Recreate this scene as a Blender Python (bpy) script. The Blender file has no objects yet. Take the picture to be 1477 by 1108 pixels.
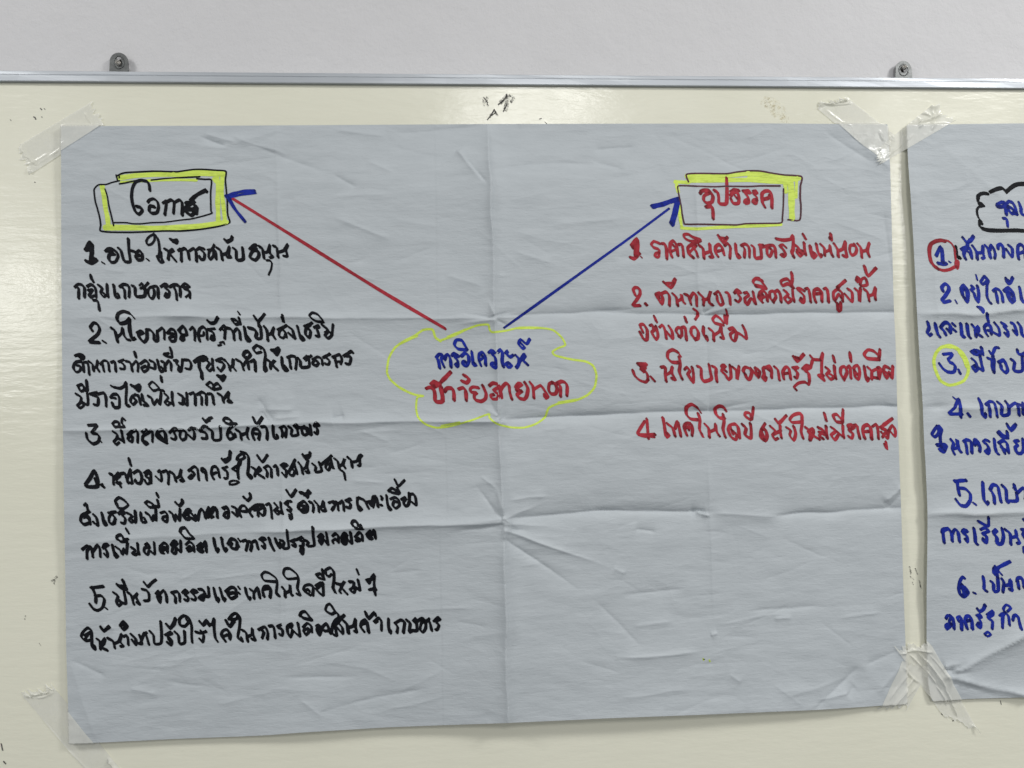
import bpy, math, random
import numpy as np
from mathutils import Matrix, Vector

scene = bpy.context.scene
COL = scene.collection
rng = np.random.default_rng(7)

# ---------------------------------------------------------------- camera
CAM = np.array([0.5107, -0.9809, -0.3600]); ROT = (1.5875, 0.0210, -0.0607); FPX = 1074.0
cd = bpy.data.cameras.new('camera'); cam = bpy.data.objects.new('camera', cd); COL.objects.link(cam)
cam.location = CAM; cam.rotation_euler = ROT
cd.sensor_width = 36; cd.lens = FPX / 1477 * 36; cd.clip_start = .01; cd.clip_end = 100
scene.camera = cam

# ---------------------------------------------------------------- light of the room
w = bpy.data.worlds.new('World'); scene.world = w; w.use_nodes = True
bg = w.node_tree.nodes['Background']; bg.inputs[0].default_value = (.93, .97, 1, 1); bg.inputs[1].default_value = .20
def lamp(loc, aim, sx, sy, e, c=(1, .99, .968)):
    l = bpy.data.lights.new('ceiling_panel_light', 'AREA'); l.shape = 'RECTANGLE'; l.size = sx; l.size_y = sy; l.energy = e; l.color = c
    o = bpy.data.objects.new('ceiling_panel_light', l); COL.objects.link(o); o.location = loc
    o.rotation_euler = (Vector(aim) - Vector(loc)).to_track_quat('-Z', 'Y').to_euler()
lamp((0.86, -2.78, 1.02), (0.86, -2.2, -1), .50, .62, 27)
lamp((2.6, -1.50, 1.20), (2.0, -1.1, -1), .50, .50, 43)
lamp((-1.4, -1.35, 1.20), (-.9, -1.1, -1), .50, .50, 25)
lamp((3.6, -4.46, 1.02), (3.4, -3.6, -1), .60, .60, 29)
lamp((-5.35, -8.6, 1.02), (-4.8, -7.0, -1), 1.1, 1.4, 100)
scene.view_settings.view_transform = 'Standard'; scene.view_settings.look = 'None'
scene.view_settings.exposure = 0.0; scene.view_settings.gamma = 1

# ---------------------------------------------------------------- calibration: photo measurement -> point on the board
_R = np.array(cam.rotation_euler.to_matrix())
def at(px, py, y=0.0):
    d = _R @ np.array([(px - 738.5) / FPX, -(py - 554) / FPX, -1.0])
    p = CAM + d * ((y - CAM[1]) / d[1])
    return p[0], p[2]
def atn(P, h=0.0):
    """many measured points -> (x,z) on planes lifted by h towards the room"""
    P = np.atleast_2d(np.asarray(P, float))
    v = np.stack([(P[:, 0] - 738.5) / FPX, -(P[:, 1] - 554) / FPX, -np.ones(len(P))], 1) @ _R.T
    k = (-np.asarray(h) - CAM[1]) / v[:, 1]
    return np.stack([CAM[0] + v[:, 0] * k, CAM[2] + v[:, 2] * k], 1)
def atz(P, f):
    q = atn(P)
    for _ in range(2): q = atn(P, f(q[:, 0], q[:, 1]))
    return q

# ---------------------------------------------------------------- noise
def hashn(ix, iy, s):
    n = (ix.astype(np.int64) * 374761393 + iy.astype(np.int64) * 668265263 + s * 1274126177) & 0xffffffff
    n = ((n ^ (n >> 13)) * 1274126177) & 0xffffffff
    return ((n ^ (n >> 16)) & 0xffff) / 65535.0 * 2 - 1
def vn(x, y, s=0):
    ix, iy = np.floor(x), np.floor(y); fx, fy = x - ix, y - iy
    fx = fx * fx * fx * (fx * (fx * 6 - 15) + 10); fy = fy * fy * fy * (fy * (fy * 6 - 15) + 10)
    a, b, c, d = hashn(ix, iy, s), hashn(ix + 1, iy, s), hashn(ix, iy + 1, s), hashn(ix + 1, iy + 1, s)
    return (a * (1 - fx) + b * fx) * (1 - fy) + (c * (1 - fx) + d * fx) * fy
def sst(a, b, x):
    t = np.clip((x - a) / (b - a), 0, 1); return t * t * (3 - 2 * t)

# ---------------------------------------------------------------- objects
def link(o, parent=None, label=None, cat=None, kind=None, group=None):
    COL.objects.link(o)
    if parent is not None: o.parent = parent
    if label: o['label'] = label
    if cat: o['category'] = cat
    if kind: o['kind'] = kind
    if group: o['group'] = group
    return o
def mesh(name, V, F, mat, smooth=False, **k):
    me = bpy.data.meshes.new(name)
    me.from_pydata([tuple(map(float, v)) for v in V], [], [tuple(map(int, f)) for f in F]); me.update()
    if smooth: me.polygons.foreach_set('use_smooth', [True] * len(me.polygons))
    me.materials.append(mat)
    return link(bpy.data.objects.new(name, me), **k)
def fastmesh(name, V, Q, mat, smooth=True, **k):
    me = bpy.data.meshes.new(name); V = np.asarray(V, np.float32); Q = np.asarray(Q, np.int32)
    me.vertices.add(len(V)); me.vertices.foreach_set('co', V.ravel())
    me.loops.add(Q.size); me.loops.foreach_set('vertex_index', Q.ravel())
    me.polygons.add(len(Q)); me.polygons.foreach_set('loop_start', np.arange(0, Q.size, 4, dtype=np.int32))
    me.polygons.foreach_set('loop_total', np.full(len(Q), 4, np.int32))
    me.update(calc_edges=True)
    if smooth: me.polygons.foreach_set('use_smooth', np.ones(len(Q), bool))
    me.materials.append(mat)
    return link(bpy.data.objects.new(name, me), **k)
def empty(name, loc, **k):
    o = bpy.data.objects.new(name, None); o.empty_display_size = .05; link(o, **k); o.location = loc
    return o
def gridq(nu, nv):
    i, j = np.meshgrid(np.arange(nv - 1), np.arange(nu - 1), indexing='ij'); a = (i * nu + j).ravel()
    return np.stack([a, a + nu, a + nu + 1, a + 1], 1)
def box(x0, x1, y0, y1, z0, z1, b=0.0):
    """box with chamfered long edges"""
    V = [(x, y, z) for x in (x0, x1) for y in (y0, y1) for z in (z0, z1)]
    F = [(0, 1, 3, 2), (4, 6, 7, 5), (0, 4, 5, 1), (2, 3, 7, 6), (0, 2, 6, 4), (1, 5, 7, 3)]
    return V, F
def child_offset(o, root):
    o.matrix_parent_inverse = Matrix.Identity(4)

# ---------------------------------------------------------------- materials
class N:
    def __init__(s, name):
        s.m = bpy.data.materials.new(name); s.m.use_nodes = True; s.t = s.m.node_tree
        s.p = s.t.nodes['Principled BSDF']; s.o = s.t.nodes['Material Output']
    def n(s, t, **k):
        x = s.t.nodes.new(t)
        for a, b in k.items(): setattr(x, a, b)
        return x
    def l(s, a, b): s.t.links.new(a, b)
    def co(s, sx=1, sy=1, sz=1, rot=(0, 0, 0)):
        c = s.n('ShaderNodeTexCoord'); m = s.n('ShaderNodeMapping'); m.inputs['Scale'].default_value = (sx, sy, sz); m.inputs['Rotation'].default_value = rot
        s.l(c.outputs['Object'], m.inputs[0]); return m.outputs[0]
    def noise(s, v, scale, det=3, rough=.5):
        x = s.n('ShaderNodeTexNoise'); x.inputs['Scale'].default_value = scale; x.inputs['Detail'].default_value = det; x.inputs['Roughness'].default_value = rough
        s.l(v, x.inputs['Vector']); return x.outputs['Fac']
    def ramp(s, f, stops):
        r = s.n('ShaderNodeValToRGB'); e = r.color_ramp.elements
        e[0].position, e[0].color = stops[0][0], (*stops[0][1], 1); e[1].position, e[1].color = stops[-1][0], (*stops[-1][1], 1)
        for p, c in stops[1:-1]: q = e.new(p); q.color = (*c, 1)
        s.l(f, r.inputs[0]); return r.outputs[0]
    def bump(s, f, strength, dist, prev=None):
        b = s.n('ShaderNodeBump'); b.inputs['Strength'].default_value = strength; b.inputs['Distance'].default_value = dist
        s.l(f, b.inputs['Height'])
        if prev is not None: s.l(prev, b.inputs['Normal'])
        return b.outputs[0]
def sc(c, k): return tuple(x * k for x in c)

def m_wall():
    a = N('wall_paint'); v = a.co()
    n1 = a.noise(v, 3, 4, .6)
    a.l(a.ramp(n1, [(.3, (.66, .655, .668)), (.7, (.70, .695, .708))]), a.p.inputs['Base Color'])
    a.p.inputs['Roughness'].default_value = .7
    b = a.bump(a.noise(v, 120, 5, .7), .3, .003); b = a.bump(a.noise(a.co(1, 1, 1), 22, 4), .35, .006, b)
    a.l(b, a.p.inputs['Normal']); return a.m
def m_board():
    a = N('cream_enamel'); v = a.co()
    n1 = a.noise(v, 2.2, 5, .6)
    base = a.ramp(n1, [(.3, (.81, .80, .665)), (.7, (.85, .84, .71))])
    # thin brownish residue of old tape and wiped ink
    n2 = a.noise(v, 34, 6, .75); m2 = a.ramp(n2, [(.63, (0, 0, 0)), (.74, (1, 1, 1))])
    n3 = a.noise(v, 5, 2); m3 = a.ramp(n3, [(.56, (0, 0, 0)), (.70, (1, 1, 1))])
    mu = a.n('ShaderNodeMath', operation='MULTIPLY'); a.l(m2, mu.inputs[0]); a.l(m3, mu.inputs[1])
    m4 = a.n('ShaderNodeMath', operation='MULTIPLY'); a.l(mu.outputs[0], m4.inputs[0]); m4.inputs[1].default_value = .22
    mx = a.n('ShaderNodeMix', data_type='RGBA'); a.l(m4.outputs[0], mx.inputs[0]); a.l(base, mx.inputs[6]); mx.inputs[7].default_value = (.42, .38, .27, 1)
    a.l(mx.outputs[2], a.p.inputs['Base Color'])
    r = a.ramp(a.noise(v, 9, 4), [(.3, (.15,) * 3), (.7, (.27,) * 3)]); a.l(r, a.p.inputs['Roughness'])
    b = a.bump(a.noise(a.co(11, 1, 46), 1.8, 4, .6), .45, .0013)
    b = a.bump(a.noise(v, 240, 2), .12, .0003, b)
    a.l(b, a.p.inputs['Normal']); return a.m
def m_alu():
    a = N('aluminium_extrusion'); v = a.co(1.5, 120, 120)
    n = a.noise(v, 6, 4, .6)
    a.l(a.ramp(n, [(.3, (.43, .46, .50)), (.7, (.52, .55, .58))]), a.p.inputs['Base Color'])
    a.p.inputs['Metallic'].default_value = .38; a.p.inputs['Roughness'].default_value = .40
    b = a.bump(n, .1, .0002); a.l(b, a.p.inputs['Normal']); return a.m
def m_steel(name, c, r):
    a = N(name); v = a.co(); n = a.noise(v, 160, 4, .7)
    a.l(a.ramp(n, [(.3, sc(c, .7)), (.7, sc(c, 1.2))]), a.p.inputs['Base Color'])
    a.p.inputs['Metallic'].default_value = .9; a.p.inputs['Roughness'].default_value = r; return a.m
def m_plain(name, c, r=.6):
    a = N(name); n = a.noise(a.co(), 60, 3)
    a.l(a.ramp(n, [(.3, sc(c, .85)), (.7, sc(c, 1.1))]), a.p.inputs['Base Color']); a.p.inputs['Roughness'].default_value = r; return a.m
def paper_relief(a):
    fib = a.noise(a.co(22, 1, 260), 2.2, 5, .62)
    b = a.bump(fib, .17, .0008)
    b = a.bump(a.noise(a.co(7, 1, 30), 2.4, 5, .65), .42, .0030, b)
    b = a.bump(a.noise(a.co(7, 1, 12, (0, .5, 0)), 2.0, 6, .7), .30, .0040, b)
    c = a.co(9, 1, 16); wv = a.n('ShaderNodeTexNoise'); wv.inputs['Scale'].default_value = 1.3; wv.inputs['Detail'].default_value = 3; a.l(c, wv.inputs['Vector'])
    mv = a.n('ShaderNodeMix', data_type='RGBA'); mv.inputs[0].default_value = .55; a.l(c, mv.inputs[6]); a.l(wv.outputs['Color'], mv.inputs[7])
    vo = a.n('ShaderNodeTexVoronoi'); vo.feature = 'DISTANCE_TO_EDGE'; vo.inputs['Scale'].default_value = 1.6; a.l(mv.outputs[2], vo.inputs['Vector'])
    e = a.ramp(vo.outputs['Distance'], [(0.0, (1,) * 3), (.10, (.25,) * 3), (.5, (0,) * 3)])
    mk = a.ramp(a.noise(a.co(3, 1, 4), 1.7, 3), [(.44, (0,) * 3), (.66, (1,) * 3)])
    mm = a.n('ShaderNodeMath', operation='MULTIPLY'); a.l(e, mm.inputs[0]); a.l(mk, mm.inputs[1])
    b = a.bump(mm.outputs[0], .30, .0022, b)
    return b
def m_paper():
    a = N('thin_grey_paper'); v = a.co(6, 1, 26)
    n = a.noise(v, 3, 5, .6)
    a.l(a.ramp(n, [(.3, PAPER[0]), (.7, PAPER[1])]), a.p.inputs['Base Color'])
    a.p.inputs['Roughness'].default_value = .62; a.p.inputs['Specular IOR Level'].default_value = .3
    a.l(paper_relief(a), a.p.inputs['Normal']); return a.m
PAPER = ((.480, .518, .546), (.524, .563, .592))
def m_ink(name, c, c2, r=.5, spec=.4):
    a = N(name); n = a.noise(a.co(), 160, 4, .7)
    at_ = a.n('ShaderNodeAttribute'); at_.attribute_name = 'ink_load'
    st = a.noise(a.co(150, 1, 150, (0, .8, 0)), 1.2, 3)
    ad = a.n('ShaderNodeMath', operation='MULTIPLY'); a.l(st, ad.inputs[0]); ad.inputs[1].default_value = .75
    sb = a.n('ShaderNodeMath', operation='ADD'); a.l(at_.outputs['Fac'], sb.inputs[0]); a.l(ad.outputs[0], sb.inputs[1])
    mx = a.n('ShaderNodeMix', data_type='RGBA'); a.l(sb.outputs[0], mx.inputs[0]); a.l(a.ramp(n, [(.32, c), (.68, c2)]), mx.inputs[6]); mx.inputs[7].default_value = (*sc(c, .28), 1)
    mx.clamp_factor = True
    a.l(mx.outputs[2], a.p.inputs['Base Color']); a.p.inputs['Roughness'].default_value = r
    a.p.inputs['Specular IOR Level'].default_value = spec
    a.l(paper_relief(a), a.p.inputs['Normal']); return a.m
def m_high():
    a = N('yellow_highlighter_ink')
    n = a.noise(a.co(30, 1, 160), 3, 4, .65)
    a.l(a.ramp(n, [(.3, (.60, .77, .08)), (.7, (.72, .90, .14))]), a.p.inputs['Base Color']); a.p.inputs['Roughness'].default_value = .6
    a.l(paper_relief(a), a.p.inputs['Normal'])
    f = a.ramp(a.noise(a.co(22, 1, 110), 2.2, 4, .6), [(.32, (.62,) * 3), (.50, (.97,) * 3)])
    t = a.n('ShaderNodeBsdfTransparent'); t.inputs[0].default_value = (.93, 1, .55, 1)
    mx = a.n('ShaderNodeMixShader'); a.l(f, mx.inputs[0]); a.l(t.outputs[0], mx.inputs[1]); a.l(a.p.outputs[0], mx.inputs[2])
    a.l(mx.outputs[0], a.o.inputs[0]); return a.m
def m_tape():
    a = N('frosted_tape')
    a.p.inputs['Base Color'].default_value = (.93, .93, .87, 1); a.p.inputs['Roughness'].default_value = .22
    b = a.bump(a.noise(a.co(30, 1, 30), 3, 4, .6), .25, .0014); a.l(b, a.p.inputs['Normal'])
    f = a.ramp(a.noise(a.co(12, 1, 12), 3, 4, .6), [(.3, (.64,) * 3), (.7, (.84,) * 3)])
    t = a.n('ShaderNodeBsdfTransparent'); t.inputs[0].default_value = (.995, .995, .99, 1)
    tr = a.n('ShaderNodeBsdfTranslucent'); tr.inputs[0].default_value = (.95, .95, .90, 1); a.l(b, tr.inputs['Normal'])
    m0 = a.n('ShaderNodeMixShader'); m0.inputs[0].default_value = .20; a.l(a.p.outputs[0], m0.inputs[1]); a.l(tr.outputs[0], m0.inputs[2])
    mx = a.n('ShaderNodeMixShader'); a.l(f, mx.inputs[0]); a.l(t.outputs[0], mx.inputs[1]); a.l(m0.outputs[0], mx.inputs[2])
    a.l(mx.outputs[0], a.o.inputs[0]); return a.m
def m_smudge():
    a = N('wiped_ink_smudge'); n = a.noise(a.co(), 300, 5, .8)
    a.p.inputs['Base Color'].default_value = (.05, .05, .045, 1); a.p.inputs['Roughness'].default_value = .7
    f = a.ramp(n, [(.42, (0,) * 3), (.62, (.75,) * 3)])
    t = a.n('ShaderNodeBsdfTransparent')
    mx = a.n('ShaderNodeMixShader'); a.l(f, mx.inputs[0]); a.l(t.outputs[0], mx.inputs[1]); a.l(a.p.outputs[0], mx.inputs[2])
    a.l(mx.outputs[0], a.o.inputs[0]); return a.m

def m_residue():
    a = N('yellowed_glue_residue'); n = a.noise(a.co(), 190, 6, .85)
    a.p.inputs['Base Color'].default_value = (.62, .52, .25, 1); a.p.inputs['Roughness'].default_value = .7
    f = a.ramp(n, [(.50, (0,) * 3), (.70, (.42,) * 3)])
    t = a.n('ShaderNodeBsdfTransparent')
    mx = a.n('ShaderNodeMixShader'); a.l(f, mx.inputs[0]); a.l(t.outputs[0], mx.inputs[1]); a.l(a.p.outputs[0], mx.inputs[2])
    a.l(mx.outputs[0], a.o.inputs[0]); return a.m

MW, MB, MA = m_wall(), m_board(), m_alu()
MST, MSC, MDK = m_steel('dull_zinc_steel', (.13, .135, .135), .42), m_steel('bright_screw_steel', (.62, .60, .56), .3), m_plain('black_grime_and_hole_shade', (.11, .105, .095))  # the black serves board specks and the painted shade inside the keyholes
MP, MT, MSM = m_paper(), m_tape(), m_smudge()
INK = dict(black=m_ink('black_marker_ink', (.0055, .0065, .010), (.011, .0125, .019), .6, .14),
           red=m_ink('red_marker_ink', (.50, .038, .056), (.60, .055, .080), .6, .15),
           blue=m_ink('blue_marker_ink', (.011, .028, .35), (.020, .046, .52), .6, .15),
           brown=m_ink('dark_red_pen_ink', (.10, .022, .035), (.14, .035, .05), .55, .3), yellow=m_high())

# ================================================================ wall
nx, nz = 121, 81
X, Z = np.meshgrid(np.linspace(-2.6, 3.8, nx), np.linspace(-1.5, 1.2, nz))
Y = .0215 + .0012 * vn(X * 5, Z * 5, 3) - .0012
V = np.stack([X, Y, Z], -1).reshape(-1, 3)
fastmesh('wall', V, gridq(nx, nz)[:, ::-1], MW, kind='structure')

# ================================================================ whiteboard
x0, z0 = at(0, 101.6, -.005); x1, z1 = at(1477, 113.4, -.005)
roll = -math.atan2(z1 - z0, x1 - x0)
zr = z0 + (z1 - z0) * (0 - x0) / (x1 - x0)          # top of the rail at x = 0
board = empty('whiteboard', (0, 0, 0), label='cream enamel whiteboard in an aluminium frame hung on the grey wall', cat='whiteboard')
board.location = (0, 0, zr); board.rotation_euler = (0, roll, 0)
BL, BR, BH = -.62, 1.82, 1.22
def bz(x): return zr - math.tan(roll) * x
# enamel panel: one slab, its front face flush at y = 0
V, F = box(BL + .004, BR - .004, 0, .012, -BH + .006, -.006)
mesh('enamel_panel', V, F, MB, parent=board)
# frame rails: an extruded profile with a lip, a groove and a back flange
prof = [(.012, 0), (-.0044, 0), (-.0050, -.0006), (-.0050, -.0030), (-.0050, -.0046), (-.0045, -.0050), (-.0045, -.0056), (-.0050, -.0060),
        (-.0050, -.0127), (-.0046, -.0134), (-.0004, -.0134), (-.0004, -.0122), (.012, -.0122)]
def rail(p0, p1, inward, nm='frame_rail'):
    p0, p1 = Vector(p0), Vector(p1); d = (p1 - p0).normalized(); n = 90; V = []; F = []
    for i in range(n + 1):
        t = i / n; L = (p1 - p0).length * t
        for y, q in prof:
            m = min(max(L, -q), (p1 - p0).length + q)   # mitred ends
            p = p0 + d * m + Vector(inward) * (-q)
            V.append((p.x, y + .00015 * math.sin(L * 37 + q * 500) + .0001 * math.sin(L * 91), p.z))
    k = len(prof)
    for i in range(n):
        for j in range(k - 1): F.append((i * k + j, i * k + j + 1, (i + 1) * k + j + 1, (i + 1) * k + j))
    return mesh(nm, V, F, MA, parent=board)
rail((BL, 0, 0), (BR, 0, 0), (0, 0, -1)); rail((BL, 0, -BH), (BR, 0, -BH), (0, 0, 1))
rail((BL, 0, -BH), (BL, 0, 0), (1, 0, 0)); rail((BR, 0, -BH), (BR, 0, 0), (-1, 0, 0))

def bracket(pxc, top, screw_dz, loff):
    """steel hanging tab with a keyhole and its screw"""
    cx, _ = at(pxc, 100, .014); _, zt = at(pxc, top, .014)
    H = zt - bz(cx); W = .0115; n = 48
    root_x, root_z = cx, zt - bz(0)
    hz = zt - .0125                      # keyhole centre
    outer, inner = [], []
    for i in range(n):
        a = 2 * math.pi * i / n; c, s = math.cos(a), math.sin(a)
        # arch outline: semicircle on a slightly flaring body
        cz = zt - W * .95; zb = bz(cx) - .006
        best = 0
        for k in range(1, 400):
            r = k * .0001; x = c * r; z = hz + s * r
            wd = W * (1 + .10 * max(0, (cz - z)) / .02)
            if z < zb or (z <= cz and abs(x) > wd) or (z > cz and math.hypot(x, z - cz) > W * 1.0): break
            best = r
        outer.append((cx + c * best, hz + s * best))
        r = .0042 if s < .35 else .0042 + .0042 * ((s - .35) / .65) ** 2
        if abs(c) > .45 and s > .35: r = .0045
        inner.append((cx + c * r, hz + s * r))
    V = []; F = []
    for (y, sh) in ((.0128, .9992), (.0142, 1)):
        V += [(x, y, z - 0) for x, z in outer]; V += [(x, y, z) for x, z in inner]
    for i in range(n):
        j = (i + 1) % n
        F += [(i, j, n + j, n + i), (2 * n + i, 3 * n + i, 3 * n + j, 2 * n + j), (i, 2 * n + i, 2 * n + j, j), (n + i, n + j, 3 * n + j, 3 * n + i)]
    # two folded flanges at the sides give the tab its pressed edge
    V = [(x, y - .0, z - zr) for x, y, z in V]
    b = mesh('hanging_bracket', V, F, MST, parent=board)
    # raised rib round the hole
    V = []; F = []; m = 28
    for i in range(m):
        a = 2 * math.pi * i / m
        for k in range(6):
            t = 2 * math.pi * k / 6; rr = .0066 + .0007 * math.cos(t)
            V.append((cx + math.cos(a) * rr, .0127 - .0005 * math.sin(t), hz + math.sin(a) * rr * 1.2 - zr))
    for i in range(m):
        for k in range(6): F.append((i * 6 + k, i * 6 + (k + 1) % 6, ((i + 1) % m) * 6 + (k + 1) % 6, ((i + 1) % m) * 6 + k))
    mesh('hole_rim', V, F, MST, smooth=True, parent=b)
    # domed screw head with a cross recess, shank running into the wall
    sx, sz = cx + loff, hz + screw_dz
    V = []; F = []; rings = [(.0, .0090), (.0017, .0091), (.0030, .0098), (.0036, .0110), (.0036, .0118), (.0018, .0120), (.0017, .0230)]
    m = 24
    for r, y in rings:
        for i in range(m):
            a = 2 * math.pi * i / m; yy = y
            if .001 < r < .0032 and min(abs(math.sin(2 * a)), 1) < .42 and y < .0105: yy += .0011
            V.append((sx + r * math.cos(a), yy, sz + r * math.sin(a) - zr))
    for k in range(len(rings) - 1):
        for i in range(m):
            j = (i + 1) % m; F.append((k * m + i, k * m + j, (k + 1) * m + j, (k + 1) * m + i))
    V[0:m] = [(sx, .0101, sz - zr)] * m
    mesh('screw', V, F, MSC, parent=b)
    # flat dark disc behind the keyhole, painting in the shade of its recess
    V = [(cx + .0035 * math.cos(2 * math.pi * i / 20), .0186, hz + .0015 + .0055 * math.sin(2 * math.pi * i / 20) - zr) for i in range(20)]
    mesh('keyhole_shade', V, [tuple(range(20))], MDK, parent=b)
bracket(172, 77, -.001, -.0005)
bracket(1302.5, 86, .0035, .0005)

# ================================================================ paper sheets
def poly(pts, n):
    """resample a measured outline to n points evenly by its x or y run"""
    p = np.array(pts, float); d = np.r_[0, np.cumsum(np.hypot(*np.diff(p, axis=0).T))]
    t = np.linspace(0, d[-1], n)
    q = np.stack([np.interp(t, d, p[:, 0]), np.interp(t, d, p[:, 1])], 1)
    k = max(1, n // 60); ker = np.ones(2 * k + 1) / (2 * k + 1)
    for c in (0, 1):
        e = np.r_[2 * q[0, c] - q[k:0:-1, c], q[:, c], 2 * q[-1, c] - q[-2:-k - 2:-1, c]]
        q[:, c] = np.convolve(e, ker, 'valid')
    return q
class Sheet:
    def __init__(s, T, B, L, R, nu, nv, H, name_seed):
        T, B, L, R = poly(T, nu), poly(B, nu), poly(L, nv), poly(R, nv); s.H = H
        u = np.linspace(0, 1, nu)[None, :, None]; v = np.linspace(0, 1, nv)[:, None, None]
        P = (1 - v) * T[None] + v * B[None] + (1 - u) * L[:, None] + u * R[:, None] - (1 - u) * (1 - v) * T[0] - u * (1 - v) * T[-1] - (1 - u) * v * B[0] - u * v * B[-1]
        q = atz(P.reshape(-1, 2), H); h = H(q[:, 0], q[:, 1])
        s.V = np.stack([q[:, 0], -h, q[:, 1]], 1); s.Q = gridq(nu, nv); s.nu, s.nv = nu, nv

def creases(L):
    """L: (x0,y0,x1,y1, height mm, width mm) in photo measure; + is a ridge, - a valley"""
    out = []
    for c in L:
        a, b = at(c[0], c[1]), at(c[2], c[3]); out.append((a[0], a[1], b[0], b[1], c[4] * .0030, c[5] * .0014, c[6] if len(c) > 6 else 1))
    return out
def apply_creases(x, z, C, h):
    for x0, z0, x1, z1, A, w, tap in C:
        L = math.hypot(x1 - x0, z1 - z0); dx, dz = (x1 - x0) / L, (z1 - z0) / L; r = 4.5 * w
        m = (x > min(x0, x1) - r) & (x < max(x0, x1) + r) & (z > min(z0, z1) - r) & (z < max(z0, z1) + r)
        if not m.any(): continue
        px, pz = x[m] - x0, z[m] - z0
        t = (px * dx + pz * dz) / L; d = -px * dz + pz * dx
        d = d + .0012 * vn(t * L * 28 + x0 * 91, np.zeros_like(t) + z0 * 57, 11) * min(1, L / .05)
        ww = w * np.where(d > 0, .75, 1.5) if (tap == 3 and abs(dz) > .9) else w
        k = np.exp(-(np.sqrt(d * d + .0004 ** 2) - .0004) / ww); k = .70 * k + .30 * k ** 4.5
        if tap == 1: tp = sst(0, .25, t) * sst(0, .25, 1 - t)
        elif tap == 2: tp = sst(-.02, .02, t) * sst(0, .9, 1 - t)       # strong at the start, fades out
        else: e_ = .022 / L; tp = sst(-e_, e_, t) * sst(-e_, e_, 1 - t)
        if tap == 3: A = A * (2.0 if abs(dz) > .9 else 1.5)
        if tap == 2: A = A * 1.5
        h[m] += A * k * tp * (1 + .35 * vn(t * L * 17 + 5, np.zeros_like(t) + x0 * 31, 5))
    return h

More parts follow.
